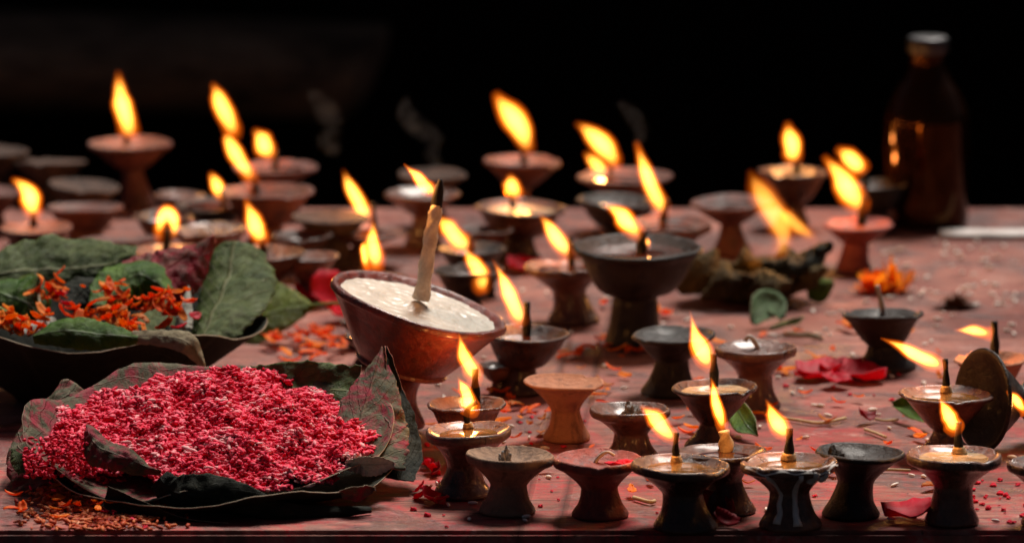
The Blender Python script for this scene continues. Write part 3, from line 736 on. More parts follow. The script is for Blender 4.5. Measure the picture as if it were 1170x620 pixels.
dish('under_leaf', LC + Vector((.006, -.006, 0)), under_rim, .6, 'dark', lp, LC, power=1.8, seed=25., base_z=.0012)
def Lp(px, py, dy): return on_y(px, py, LC.y + dy)
# tall pointed leaf at the side of the big wax bowl: a face leaning back, its other half folded away
leaf('pointed_leaf', [Lp(402, 532, -.03), Lp(408, 490, .005), Lp(424, 440, .04), Lp(436, 394, .07)], [(.016, .036), (.020, .036), (.014, .019), (.0004, .0006)],
     [Vector((1, -.35, -.1)), Vector((1, -.4, -.15)), Vector((1, -.4, -.2)), Vector((1, -.4, -.2))], .004, 'stained', lp, LC, 'rededge', seed=31., wob=.0025, rag=.07)
leaf('leaf', [Lp(455, 550, -.02), Lp(462, 515, .012), Lp(456, 460, .045), Lp(438, 398, .07)], [(.016, .010), (.014, .012), (.010, .006), (.0006, .001)], [Vector((1, .8, .1))] * 4, -.003, 'dark', lp, LC, 'rededge', seed=32., wob=.002)
# grey leaf leaning back along the far edge
leaf('leaf', [Lp(232, 452, .075), Lp(290, 446, .075), Lp(345, 444, .07), Lp(408, 448, .06)], [(.008, .010), (.018, .018), (.018, .020), (.014, .020)], Vector((0, .9, 1)), .004, 'grey', lp, LC, 'edge', seed=33., wob=.003)
# wing at the far end from the wax bowl
leaf('wing_leaf', [Lp(66, 550, -.02), Lp(52, 518, .005), Lp(54, 480, .04), Lp(72, 432, .075)], [(.030, .024), (.026, .034), (.020, .036), (.006, .014)], [Vector((1, -.1, -.15)), Vector((1, .1, -.1)), Vector((1, .2, .1)), Vector((1, .3, .3))], .012, 'stained', lp, LC, 'edge', seed=34., wob=.004)
leaf('leaf', [Lp(26, 540, -.02), Lp(20, 525, -.01), Lp(14, 512, .0)], [(.003, .003), (.005, .006), (.001, .001)], Vector((1, .1, .3)), .001, 'grey', lp, LC, seed=35.)
# torn flap and the fold of leaf under the rice
leaf('torn_flap', [Lp(98, 484, -.06), Lp(110, 508, -.078), Lp(140, 522, -.088), Lp(184, 536, -.094)], [(.0015, .003), (.011, .009), (.009, .010), (.0006, .0006)], Vector((.45, .9, 1)), -.005, 'stained', lp, LC, 'edge', seed=36., wob=.003)
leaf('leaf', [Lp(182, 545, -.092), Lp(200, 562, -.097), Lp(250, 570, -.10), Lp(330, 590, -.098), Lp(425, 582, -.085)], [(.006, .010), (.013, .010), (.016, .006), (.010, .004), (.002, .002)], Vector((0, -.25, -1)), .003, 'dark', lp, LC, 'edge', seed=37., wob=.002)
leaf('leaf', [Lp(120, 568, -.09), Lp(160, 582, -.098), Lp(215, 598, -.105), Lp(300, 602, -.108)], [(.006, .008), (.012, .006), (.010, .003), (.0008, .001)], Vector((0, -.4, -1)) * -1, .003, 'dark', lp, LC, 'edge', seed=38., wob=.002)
leaf('leaf', [Lp(395, 530, -.05), Lp(425, 530, -.05), Lp(450, 528, -.045)], [(.004, .004), (.009, .009), (.002, .002)], Vector((0, -.5, 1)), .002, 'pale', lp, LC, seed=39.)
leaf('leaf', [Lp(390, 562, -.08), Lp(410, 560, -.085), Lp(428, 556, -.08)], [(.003, .003), (.007, .006), (.001, .001)], Vector((0, -.6, 1)), .002, 'stained', lp, LC, seed=40.)

# ---- grains
def grain_base(nl=4, ns=6):
    V = [(-1, 0, 0)]
    for i in range(1, nl):
        a = PI * i / nl
        for k in range(ns):
            b = 2 * PI * k / ns; V.append((-math.cos(a), math.sin(a) * math.cos(b), math.sin(a) * math.sin(b) * .8))
    V.append((1, 0, 0)); F = []
    for k in range(ns): F.append((0, 1 + (k + 1) % ns, 1 + k))
    for i in range(nl - 2):
        for k in range(ns):
            k2 = (k + 1) % ns; F.append((1 + i * ns + k, 1 + i * ns + k2, 1 + (i + 1) * ns + k2, 1 + (i + 1) * ns + k))
    e = 1 + (nl - 2) * ns; last = len(V) - 1
    for k in range(ns): F.append((e + k, e + (k + 1) % ns, last))
    return np.array(V), F
def grain_mass(name, places, mat, origin):
    """places: (position, length, width, euler, tint)"""
    BV, BF = grain_base(); nv = len(BV); VV = np.zeros((len(places) * nv, 3)); FF = []; tint = np.zeros(len(places) * nv)
    for i, (p, ln, wd, e, tn) in enumerate(places):
        R = np.array(Matrix.Rotation(e[2], 3, 'Z') @ Matrix.Rotation(e[1], 3, 'Y') @ Matrix.Rotation(e[0], 3, 'X'))
        S = BV * np.array([ln, wd, wd]); S[:, 2] += .25 * wd * (BV[:, 0] ** 2) * e[3]
        VV[i * nv:(i + 1) * nv] = S @ R.T + np.array(p - origin); tint[i * nv:(i + 1) * nv] = tn
        FF.extend([tuple(x + i * nv for x in f) for f in BF])
    o = mesh_obj(name, VV.tolist(), FF, mat, None, origin)
    at = o.data.attributes.new('tint', 'FLOAT', 'POINT'); at.data.foreach_set('value', tint.astype(np.float32))
    return o
def rice_mat(name, stops):
    t = NT(name); a = t.n('ShaderNodeAttribute', attribute_name='tint')
    c = t.ramp(a.outputs['Fac'], stops); n = t.noise(t.coord('Object'), 900, 3)
    c = t.mix(t.ramp(n, [(.45, 0.0), (.7, .45)]), c, (.32, .004, .02))
    t.bsdf(c, .55, t.bump(n, .5, .0006), .16, Subsurface_Weight=.12, Subsurface_Radius=(.004, .001, .001), Subsurface_Scale=.3)
    return t.m
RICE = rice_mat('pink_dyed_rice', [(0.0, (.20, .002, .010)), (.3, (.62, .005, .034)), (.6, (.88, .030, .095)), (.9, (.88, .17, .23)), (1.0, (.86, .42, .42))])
ORRICE = rice_mat('orange_dyed_rice', [(0.0, (.26, .02, .012)), (.35, (.52, .08, .02)), (.65, (.62, .17, .05)), (.85, (.66, .28, .14)), (1.0, (.74, .5, .38))])
def rn(a, b): return random.uniform(a, b)
pl = []
def heap_h(x, y):
    r = math.hypot(x / RX, y / RY)
    n_ = mnoise.noise(Vector((x * 34, y * 34, 3.))) * .7 + mnoise.noise(Vector((x * 110, y * 110, 8.))) * .35
    hill = .015 * max(0, 1 - r ** 2.2) + .009 * bumpf(math.atan2(y, x), 80, 40) * min(1, r * 1.4) 
    return .008 + lp_tilt(x, y) + hill + n_ * .017 * (1.1 - .5 * r)
N = 0
while N < 9000:
    x, y = rn(-1, 1) * RX * .99, rn(-1, 1) * RY * .99
    r = math.hypot(x / RX, y / RY); a = math.atan2(y, x)
    lim = .95 + .03 * math.sin(5 * a) - .22 * bumpf(a, 232, 18) - .05 * bumpf(a, 25, 25)
    if r > lim: continue
    if r > lim - .14 and random.random() < .35: continue
    z = heap_h(x, y) + rn(-.0020, .0010) + .0022 * max(0, mnoise.noise(Vector((x * 75, y * 75, 30))))
    cl = mnoise.noise(Vector((x * 60, y * 60, 14.)))
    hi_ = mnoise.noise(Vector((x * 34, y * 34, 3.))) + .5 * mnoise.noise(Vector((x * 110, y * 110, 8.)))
    tn = min(1, max(0, .58 + .32 * cl + .34 * hi_ + rn(-.3, .34) + (.3 if random.random() < .07 else 0)))  # low spots of the heap tinted darker, crevice shade put into the colour
    if random.random() < .03: tn = rn(0, .12)
    ln = rn(.0024, .0046)
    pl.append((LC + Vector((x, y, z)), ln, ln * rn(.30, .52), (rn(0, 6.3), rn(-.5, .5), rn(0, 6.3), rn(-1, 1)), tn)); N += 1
for c_ in range(95):
    while True:
        cx_, cy_ = rn(-1, 1) * RX * .84, rn(-1, 1) * RY * .84; r = math.hypot(cx_ / RX, cy_ / RY); a = math.atan2(cy_, cx_)
        if r < .84 - .25 * bumpf(a, 232, 20): break
    ct = rn(.35, .85); cr_ = rn(.004, .0085)
    for k in range(int(26 * (cr_ / .006) ** 2)):
        d = Vector((random.gauss(0, 1), random.gauss(0, 1), abs(random.gauss(0, 1)))).normalized() * cr_ * rn(.75, 1)
        x, y = cx_ + d.x, cy_ + d.y; ln = rn(.0022, .004)
        pl.append((LC + Vector((x, y, heap_h(x, y) + d.z * .75)), ln, ln * rn(.3, .5), (rn(0, 6.3), rn(-.6, .6), rn(0, 6.3), rn(-1, 1)), min(1, max(0, ct + rn(-.25, .25)))))
for k in range(700):
    u = random.random(); px = 70 + 90 * u + random.gauss(0, 20); py = 540 + 26 * u + random.gauss(0, 8); b = on_z(px, min(py + 12, 598)); ln = rn(.0022, .004)
    hg = .036 * math.exp(-((px - 110) / 55) ** 2 - ((py - 545) / 24) ** 2)
    pl.append((Vector((b.x, b.y, .002 + hg * rn(.75, 1))), ln, ln * rn(.3, .5), (rn(0, 6.3), rn(-.5, .5), rn(0, 6.3), rn(-1, 1)), min(1, max(0, rn(.05, .7)))))
for k in range(300):                       # grains stuck to the wing and the pointed leaf
    if k < 300: p = on_y(rn(28, 110), rn(500, 545), LC.y + rn(-.075, -.045))
    else:
        u = random.random(); p = Lp(400 + rn(-20, 60) * (1 - u), 500 - 75 * u + rn(-8, 18), rn(-.016, -.010))
    ln = rn(.0018, .003); pl.append((p, ln, ln * rn(.4, .6), (rn(0, 6.3), rn(-.8, .8), rn(0, 6.3), rn(-1, 1)), min(1, max(0, rn(.1, .7)))))
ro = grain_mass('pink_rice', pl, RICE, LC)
bm = bmesh.new(); bm.from_mesh(ro.data); tl = bm.verts.layers.float['tint']; gv = {}
for i in range(150):
    for j in range(110):
        x, y = RX * (i / 74.5 - 1), RY * (j / 54.5 - 1); r = math.hypot(x / RX, y / RY); a = math.atan2(y, x)
        if r > .90 + .03 * math.sin(5 * a) - .22 * bumpf(a, 232, 18) - .05 * bumpf(a, 25, 25): continue
        v_ = bm.verts.new((x, y, heap_h(x, y) - .0012 + .0016 * mnoise.noise(Vector((x * 330, y * 330, 2))))); v_[tl] = min(1, max(0, .36 + .4 * mnoise.noise(Vector((x * 200, y * 200, 5))))); gv[i, j] = v_
for (i, j), v_ in gv.items():
    q = [gv.get(k) for k in ((i, j), (i + 1, j), (i + 1, j + 1), (i, j + 1))]
    if all(q): bm.faces.new(q).smooth = True
bm.to_mesh(ro.data); bm.free()
tag(ro, 'heap of crimson and pink dyed rice on the dried leaf plate', 'rice', None, 'stuff')
pl = []
SC = on_z(120, 585)
while len(pl) < 1500:
    u = random.random(); cx_ = 60 + 110 * random.random(); cy_ = rn(0, 1)
    px = 120 + random.gauss(0, 42); py = 574 + random.gauss(0, 14)
    if px < 18 or px > 215 or py > 604 or py < 534: continue
    b = on_z(px, py + 4)
    hgt = .028 * math.exp(-((px - 120) / 55) ** 2 - ((py - 556) / 20) ** 2)
    ln = rn(.0022, .0036)
    tn = min(1, max(0, .4 + .35 * mnoise.noise(b * 60) + rn(-.28, .35)))
    pl.append((Vector((b.x, b.y, .0018 + hgt * rn(.55, 1))), ln, ln * rn(.4, .6), (rn(0, 6.3), rn(-.4, .4), rn(0, 6.3), rn(-1, 1)), tn))
o = grain_mass('spilled_rice', pl, ORRICE, SC)
tag(o, 'orange-red rice spilled on the table below the torn leaf flap', 'rice', None, 'stuff')

# ---- burning leaf bowl
BC = on_z(862, 342); BS = scale_at(BC)
bb = thing('leaf_bowl', BC, 'small folded bowl of brown dried leaves burning with a tall orange forked flame', 'leaf bowl')
def bb_rim(a):
    z = .025 + .014 * bumpf(a, 168, 24) + .014 * bumpf(a, 15, 26) - .003 * bumpf(a, 95, 40) + .003 * math.sin(6 * a) + .004 * bumpf(a, 45, 10)
    r = .050 + .003 * math.sin(4 * a + 1) + .004 * bumpf(a, 178, 22)
    return r * 1.06, r * .9, z
dish('leaf_wall', BC, bb_rim, .62, 'burnt', bb, BC, 'blackedge', seed=41., power=.8, wob=.003)
leaf('leaf', [on_y(772, 330, BC.y - .03), on_y(790, 318, BC.y - .035), on_y(808, 302, BC.y - .032), on_y(818, 284, BC.y - .02)], [(.005, .007), (.016, .014), (.017, .012), (.003, .004)], Vector((.8, -.35, -.6)), .005, 'burnt', bb, BC, 'edge', seed=42.)
leaf('leaf', [on_y(870, 300, BC.y - .03), on_y(900, 303, BC.y - .035), on_y(930, 296, BC.y - .03), on_y(952, 280, BC.y - .015)], [(.003, .004), (.007, .008), (.009, .009), (.004, .003)], Vector((.1, -.3, -1)), .003, 'dark', bb, BC, 'blackedge', seed=43., wob=.004)
leaf('leaf', [on_y(922, 332, BC.y - .02), on_y(937, 330, BC.y - .02), on_y(952, 322, BC.y - .015)], [(.006, .006), (.011, .010), (.003, .003)], Vector((.1, -.4, -1)), .003, 'green', bb, BC, 'edge', seed=44.)
for k, (x0, y0, x1, y1, dy, w_) in enumerate(((800, 340, 850, 318, -.045, .012), (845, 338, 905, 322, -.047, .013), (880, 300, 915, 292, .0, .010), (835, 304, 872, 300, .01, .012), (905, 330, 945, 305, -.03, .012))):
    leaf('leaf', [on_y(x0, y0, BC.y + dy), on_y((x0 + x1) / 2, (y0 + y1) / 2 - 6, BC.y + dy - .006), on_y(x1, y1, BC.y + dy)], [(.003, .003), (w_, w_), (.002, .003)], Vector((.2, -.5, -1)), .005, 'burnt' if k != 2 else 'dark', bb, BC, 'blackedge', seed=60. + k, wob=.0022)
add_flame([(880, 305, 11), (889, 291, 14), (895, 272, 15), (890, 252, 17), (878, 231, 17), (866, 210, 15), (858, 194, 6)], BC.y - .012, bb, BC, .05, .22)
add_flame([(936, 279, 3), (924, 268, 9), (911, 257, 10), (897, 246, 12), (884, 236, 8)], BC.y - .012, bb, BC, .03, .24)

# ------------------------------------------------------------------ table, wall, ground
def table_mat():
    t = NT('stained_worn_wood'); v = t.coord('Object')
    g = t.coord('Object', (3.5, 24, 4), (0, 0, math.radians(-3)))
    grain = t.noise(g, 6, 6, .7, .6)
    g2 = t.coord('Object', (5, 44, 5), (0, 0, math.radians(2)))
    grain2 = t.noise(g2, 7, 5, .7)
    big = t.noise(v, 5, 5, .65, .8); mid = t.noise(v, 22, 5, .7, .8); fine = t.noise(v, 240, 4, .7)
    c = t.mix(t.ramp(big, [(.38, 0.0), (.62, 1.0)]), (.145, .048, .036), (.44, .195, .148))
    c = t.mix(t.ramp(grain, [(.40, .75), (.62, 0.0)]), c, (.16, .058, .05))
    c = t.mix(t.ramp(grain2, [(.58, 0.0), (.72, .55)]), c, (.55, .34, .29))
    c = t.mix(t.ramp(mid, [(.54, 0.0), (.68, .85)]), c, (.07, .024, .022))
    # crimson powder
    sx = t.n('ShaderNodeSeparateXYZ'); t.l(v, sx.inputs[0])
    pw = t.noise(v, 16, 6, .72, 1.5); pw2 = t.noise(v, 420, 3, .7)
    yfade = t.ramp(t.math('MULTIPLY', sx.outputs['Y'], 1.0), [(0.0, 1.0), (.25, .8), (.62, .1)])
    pm = t.math('MULTIPLY', t.ramp(pw, [(.43, 0.0), (.58, 1.0)]), t.math('MULTIPLY', yfade, t.ramp(pw2, [(.38, .25), (.62, 1.0)])))
    c = t.mix(t.math('MULTIPLY', pm, .85), c, (.52, .018, .036))
    # rice-dust pallor towards the far side
    wh = t.noise(v, 30, 5, .7, .5)
    c = t.mix(t.math('MULTIPLY', t.ramp(wh, [(.56, 0.0), (.72, .5)]), t.ramp(fine, [(.4, 0.0), (.6, 1.0)])), c, (.58, .46, .42))
    # two narrow gaps between boards
    rt = t.coord('Object', (1, 1, 1), (0, 0, math.radians(3.3)))
    s2 = t.n('ShaderNodeSeparateXYZ'); t.l(rt, s2.inputs[0])
    gaps = None
    for x0 in (.0305, .004, -.36, .43, .82, -.75):
        dd = t.math('ABSOLUTE', t.math('SUBTRACT', s2.outputs['X'], x0))
        g_ = t.ramp(dd, [(0.0, 1.0), (.0016, .7), (.0032, 0.0)])
        gaps = g_ if gaps is None else t.math('MAXIMUM', gaps, g_)
    c = t.mix(t.math('MULTIPLY', gaps, t.ramp(mid, [(.3, .9), (.7, .35)])), c, (.05, .016, .015))
    sp = t.noise(v, 130, 2, .5); c = t.mix(t.ramp(sp, [(.70, 0.0), (.74, .8)]), c, (.03, .014, .012))
    h = t.math('ADD', t.math('MULTIPLY', grain, 1.1), t.math('ADD', t.math('MULTIPLY', fine, .4), t.math('MULTIPLY', gaps, -1.2)))
    wt = t.noise(v, 13, 5, .62, 1.0)
    wetm = t.ramp(wt, [(.50, 0.0), (.57, 1.0)])
    c = t.mix(t.math('MULTIPLY', wetm, .62), c, (.06, .018, .016))
    cr = t.n('ShaderNodeTexVoronoi', feature='DISTANCE_TO_EDGE'); cr.inputs['Scale'].default_value = 5.5; t.l(t.coord('Object', (.35, 3.2, 1)), cr.inputs['Vector'])
    crk = t.ramp(t.math('ADD', cr.outputs['Distance'], t.math('MULTIPLY', t.math('SUBTRACT', grain2, .5), .09)), [(0.0, 1.0), (.018, 0.0)])
    c = t.mix(t.math('MULTIPLY', crk, .75), c, (.03, .012, .011))
    r = t.ramp(wt, [(.50, .85), (.57, .38)])
    t.bsdf(c, r, t.bump(h, .9, .0018), .3)
    return t.m
TW = table_mat()
tab = thing('wooden_table', (0, 0, 0), 'low wooden table, boards stained rose-red with powder and grease', 'table')
def slab(name, x0, x1, y0, y1, z0, z1, mat, parent, bev=.004, origin=Vector((0, 0, 0))):
    bm = bmesh.new(); bmesh.ops.create_cube(bm, size=1)
    for v in bm.verts:
        v.co = Vector((x0 + (v.co.x + .5) * (x1 - x0), y0 + (v.co.y + .5) * (y1 - y0), z0 + (v.co.z + .5) * (z1 - z0))) - origin
    if bev: bmesh.ops.bevel(bm, geom=bm.edges[:], offset=bev, segments=2, affect='EDGES')
    me = bpy.data.meshes.new(name); bm.to_mesh(me); bm.free(); me.materials.append(mat)
    o = bpy.data.objects.new(name, me); col.objects.link(o)
    if parent: o.parent = parent
    return o
TX = 1.3; TB = 1.245
slab('table_top', -TX, TX, 0, TB, -.035, 0, TW, tab, .003)
DW = plain('dark_old_wood', (.045, .018, .014), (.018, .008, .007), 40, .7, .6)
slab('apron', -TX + .05, TX - .05, .02, .045, -.13, -.036, DW, tab)
for sx_ in (-1, 1):
    for yy in (.06, TB - .1): slab('leg', sx_ * (TX - .1) - .03, sx_ * (TX - .1) + .03, yy, yy + .06, -.7, -.036, DW, tab)
GM = plain('dark_ground', (.03, .022, .02), (.014, .011, .01), 6, .9, .5)
tag(slab('ground', -30, 30, -12, 40, -.75, -.70, GM, None, 0), kind='structure')
WM = NT('dark_wall_stone')
n_ = WM.noise(WM.coord('Object'), 3, 6, .65, .5)
WM.bsdf(WM.ramp(n_, [(.35, (.0022, .0018, .0018)), (.7, (.0045, .0034, .0032))]), .95, None, .05); WM = WM.m
tag(slab('back_wall', -6, 6, 2.5, 2.8, -.70, .95, WM, None, 0), 'dark wall closing off the view behind the table', 'wall')  # wall in a faintly mottled near-black colour
LM = NT('dark_ledge_stone')
n_ = LM.noise(LM.coord('Object', (1, 1, 3)), 9, 6, .7, .5)
LM.bsdf(LM.ramp(n_, [(.35, (.04, .027, .018)), (.7, (.27, .175, .115))]), .9, None, .1); LM = LM.m
# a worn stone ledge against the wall, its end rounded off
e0 = on_y(440, 80, 2.30); e1 = on_y(-500, 10, 2.30); bt = on_y(200, 52, 2.30)
V, F = [], []
n = 60; prof = [(2.5, .0), (2.44, .0), (2.36, -.004), (2.31, -.012), (2.295, -.028), (2.30, -.05), (2.33, -.07), (2.42, -.085), (2.5, -.09)]
for i in range(n + 1):
    u = i / n; x = e1.x + (e0.x - e1.x) * u
    drop = -.0 - .020 * u ** 1.5; k = max(0, (u - .94) / .06)
    for (yy, zz) in prof:
        sh = 1 - .75 * k ** 2
        V.append(Vector((x, 2.5 + (yy - 2.5) * sh, e0.z + .035 + drop + zz * sh + .004 * mnoise.noise(Vector((x * 5, yy * 9, zz * 20))))))
m_ = len(prof)
for i in range(n):
    for j in range(m_ - 1): F.append((i * m_ + j, (i + 1) * m_ + j, (i + 1) * m_ + j + 1, i * m_ + j + 1))
F.append(tuple(range(m_))); F.append(tuple(range(n * m_, (n + 1) * m_))[::-1])
tag(mesh_obj('stone_ledge', V, F, LM), 'dim worn stone ledge jutting from the dark wall', 'ledge')

# ------------------------------------------------------------------ bottle
def bottle():
    B = on_z(1058, 256); s = scale_at(B)
    root = thing('glass_bottle', B, 'brown glass bottle with a dull metal cap at the back of the table', 'bottle')
    R = 48 / s; zz = lambda py: on_y(1058, py, B.y).z
    prof = [(0, .0), (.85, .0), (.97, .004), (1, .010)]
    prof = [(r * R, z) for r, z in prof] + [(R, zz(150)), (R * .99, zz(132)), (R * .93, zz(122)), (R * .75, zz(104)), (R * .56, zz(90)), (R * .45, zz(78)), (R * .43, zz(66)), (R * .44, zz(58)), (R * .44, zz(55))]
    seg = 64
    def rev(name, prof, mat, caps):
        V, F = [], []
        for r, z in prof:
            for k in range(seg): V.append((r * math.cos(2 * PI * k / seg), r * math.sin(2 * PI * k / seg), z))
        for i in range(len(prof) - 1):
            for k in range(seg):
                k2 = (k + 1) % seg; F.append((i * seg + k, i * seg + k2, (i + 1) * seg + k2, (i + 1) * seg + k))
        if caps: F.append(tuple(range((len(prof) - 1) * seg, len(prof) * seg)))
        return mesh_obj(name, V, F, mat, root)
    t = NT('brown_bottle_glass')
    t.bsdf((.008, .0028, .0012), .05, t.bump(t.noise(t.coord('Object'), 40, 3), .05, .002), .35, Specular_Tint=(1.0, .42, .16))
    rev('glass', crom(prof, 60), t.m, True)
    cz0, cz1 = zz(60), zz(42); rc = R * .50
    cap = [(rc * .98, cz0), (rc, cz0 + .001), (rc, cz1 - .003), (rc * .96, cz1 - .001), (rc * .88, cz1), (rc * .4, cz1), (0.0001, cz1)]
    c = rev('cap', cap, M['metal'], False)
bottle()

# ------------------------------------------------------------------ small offerings on the boards
def petal_mesh(name, ln, wd, mat, curl, seed, parts=9, frill=.2):
    V, F = [], []; nv = 5
    for i in range(parts):
        u = i / (parts - 1); w = wd * (math.sin(PI * min(1, u * .85 + .12)) ** .7) * (1 + frill * mnoise.noise(Vector((i * .9, seed, 0))))
        z = curl * ln * (u - .5) ** 2 * 2
        for j in range(nv):
            v = j / (nv - 1) * 2 - 1
            V.append((ln * (u - .5), v * w * .5, z + .16 * wd * v * v + .12 * wd * mnoise.noise(Vector((u * 3, v * 1.5, seed)))))
    for i in range(parts - 1):
        for j in range(nv - 1): F.append((i * nv + j, (i + 1) * nv + j, (i + 1) * nv + j + 1, i * nv + j + 1))
    o = solid(mesh_obj(name, V, F, [mat, mat]), .0004, 0); return o
PM = {
 'orange': plain('marigold_petal', (.92, .24, .008), (.95, .38, .02), 130, .6, .4, thru=.55),
 'deep': plain('deep_orange_petal', (.88, .12, .008), (.92, .22, .012), 130, .6, .4, thru=.55),
 'yellow': plain('amber_petal', (.66, .26, .04), (.6, .15, .03), 130, .6, .4, thru=.55),
 'red': plain('crimson_petal', (.55, .005, .028), (.72, .012, .05), 130, .55, .4, thru=.55),
 'dkred': plain('dark_red_petal', (.22, .006, .014), (.38, .012, .03), 130, .55, .4, thru=.55),
 'green': plain('leaf_scrap', (.07, .16, .05), (.16, .27, .11), 120, .55, .4),
 'white': plain('white_petal', (.8, .76, .72), (.7, .64, .6), 130, .6, .4),
 'straw': plain('straw_stalk', (.52, .42, .26), (.4, .28, .14), 130, .7, .4),
}
def put_copy(src, loc, rot, sc_, label=None, cat=None, group=None, first=[]):
    if src.get('used'): o = src.copy(); col.objects.link(o)
    else: o = src; src['used'] = 1
    o.location = loc; o.rotation_euler = rot; o.scale = sc_
    tag(o, label, cat, group); return o
# marigold petals on the leaves of the bowl
mg = {k: [petal_mesh('marigold_petal', .013, .0056, PM[k], .35 * rn(-1, 1.4), i * 3.3 + len(k)) for i in range(3)] for k in ('orange', 'deep', 'yellow')}
def bowl_petals(cx_, cy_, n, sx_, sy_, dy, cols):
    for i in range(int(n * 1.25)):
        px, py = random.gauss(cx_, sx_), random.gauss(cy_, sy_)
        p = U(px, py, dy + (cy_ - py) * .0006 + rn(-.004, .004))
        put_copy(random.choice(mg[random.choice(cols)]), p, (rn(-.7, .7), rn(-.9, .9), rn(0, 6.3)), [rn(.7, 1.25)] * 3,
                 'thin orange marigold petal lying among the torn leaves in the deep leaf bowl', 'petal', 'marigold petals in the deep leaf bowl')
bowl_petals(56, 333, 16, 10, 8, -.01, ['orange', 'deep', 'deep'])
bowl_petals(85, 357, 12, 18, 4, -.06, ['orange', 'deep'])
bowl_petals(128, 334, 16, 9, 10, -.02, ['orange', 'deep'])
bowl_petals(128, 362, 26, 18, 8, -.07, ['orange', 'yellow', 'deep'])
bowl_petals(168, 345, 16, 14, 6, -.05, ['deep', 'orange'])
bowl_petals(196, 350, 18, 9, 9, -.045, ['orange', 'deep', 'deep'])
bowl_petals(30, 373, 12, 9, 4, -.09, ['orange', 'deep'])
bowl_petals(155, 374, 10, 14, 3, -.09, ['deep', 'orange'])
bowl_petals(10, 362, 6, 8, 4, -.08, ['orange'])
bowl_petals(8, 372, 6, 8, 3, -.08, ['orange', 'yellow'])
for (px, py, dy, k) in ((70, 337, -.02, 'red'), (222, 362, -.04, 'red'), (205, 374, -.07, 'red'), (75, 348, -.03, 'red')):
    o = petal_mesh('rose_petal', .012, .008, PM[k], .3, px); o.location = U(px, py, dy); o.rotation_euler = (rn(-.5, .5), rn(-.4, .4), rn(0, 6))
    tag(o, 'small crimson petal among the marigold petals in the deep leaf bowl', 'petal', 'crimson petals in the deep leaf bowl')

# petals on the table
big_or = {k: [petal_mesh('marigold_petal', .017, .007, PM[k], .5 * rn(-.5, 1.2), 40 + i * 2.3 + len(k), frill=.45) for i in range(3)] for k in ('orange', 'deep', 'yellow')}
def table_petal(px, py, k, sc_=1.0, lab=None, grp='orange petals scattered on the table', z=.003):
    p = on_z(px, py); p.z = z + .002 * random.random()
    put_copy(random.choice(big_or[k]), p, (rn(-.35, .35), rn(-.3, .3), rn(0, 6.3)), [sc_ * rn(.8, 1.2)] * 3, lab or 'loose orange marigold petal lying on the stained table boards', 'petal', grp)
for i in range(34):
    table_petal(random.gauss(352, 26), random.gauss(402, 11), random.choice(['orange', 'deep', 'deep']), .95, 'orange petal in the patch between the veined leaf and the big wax bowl', 'orange petals beside the veined leaf', .004 + .006 * random.random())
for px, py, k in ((650, 412, 'deep'), (662, 408, 'deep'), (641, 408, 'orange'), (690, 352, 'deep'), (697, 399, 'deep'), (688, 393, 'deep'), (706, 405, 'orange'), (757, 361, 'deep'), (751, 357, 'orange'), (762, 364, 'deep'), (733, 405, 'deep'), (737, 400, 'orange'),
                  (700, 428, 'deep'), (715, 434, 'orange'), (690, 447, 'yellow'), (684, 455, 'orange'), (970, 379, 'orange'), (963, 377, 'deep'), (977, 381, 'yellow'), (853, 426, 'deep'), (893, 428, 'orange'), (888, 426, 'deep'), (899, 427, 'orange'),
                  (868, 468, 'yellow'), (862, 478, 'orange'), (820, 533, 'orange'), (950, 530, 'deep'), (945, 543, 'deep'), (955, 545, 'orange'), (1066, 560, 'yellow'), (1047, 498, 'deep'), (1052, 505, 'orange'), (1004, 433, 'yellow'), (560, 452, 'orange'), (572, 486, 'orange'),
                  (590, 468, 'yellow'), (578, 478, 'deep'), (505, 505, 'orange'), (610, 470, 'deep'), (525, 330, 'deep'), (430, 300, 'orange'), (640, 330, 'deep'), (784, 500, 'deep'), (775, 485, 'orange'), (790, 494, 'orange')):
    table_petal(px, py, k, rn(.7, 1.1))
for i in range(85):
    table_petal(rn(500, 1090), rn(385, 560), random.choice(['orange', 'deep', 'deep', 'yellow']), rn(.4, .85), 'scrap of orange petal in the litter between the middle and front lamps', 'petal scraps between the lamps')
for i in range(20): table_petal(random.gauss(85, 38), random.gauss(590, 8), random.choice(['orange', 'deep', 'deep']), .75, 'orange petal mixed into the spilled orange rice at the plate edge', 'orange petals by the spilled rice', .004 + .006 * random.random())
for i in range(16): table_petal(random.gauss(588, 30), random.gauss(474, 10), random.choice(['orange', 'deep', 'yellow']), .6, 'scrap of orange petal in the litter around the clean orange-brown lamp', 'petal scraps around the clean lamp')

# red and crimson petals
rp = [petal_mesh('rose_petal', .024, .022, PM['red'], .15, 70 + i, frill=.3) for i in range(3)] + [petal_mesh('rose_petal', .024, .014, PM['dkred'], .5, 80 + i, frill=.4) for i in range(2)]
def red_petal(px, py, sc_, lab, grp=None, z=.003, rot=None, i=None):
    p = on_z(px, py); p.z = z
    return put_copy(rp[i if i is not None else random.randrange(len(rp))], p, rot or (rn(-.3, .3), rn(-.2, .2), rn(0, 6.3)), [sc_] * 3, lab, 'petal', grp)
for px, py, s_, r in ((935, 432, 1.35, .1), (958, 428, 1.25, 1.0), (985, 436, 1.45, -.3), (955, 443, .95, 1.6), (970, 424, 1.0, .5), (925, 436, .9, -.4), (945, 425, 1.0, 2.6)):
    red_petal(px, py, s_, 'crimson petal in the flattened cluster on the open boards', 'crimson petals flattened on the open boards', .003 + .003 * random.random(), (rn(-.1, .1), rn(-.1, .1), r), i=random.randrange(3))
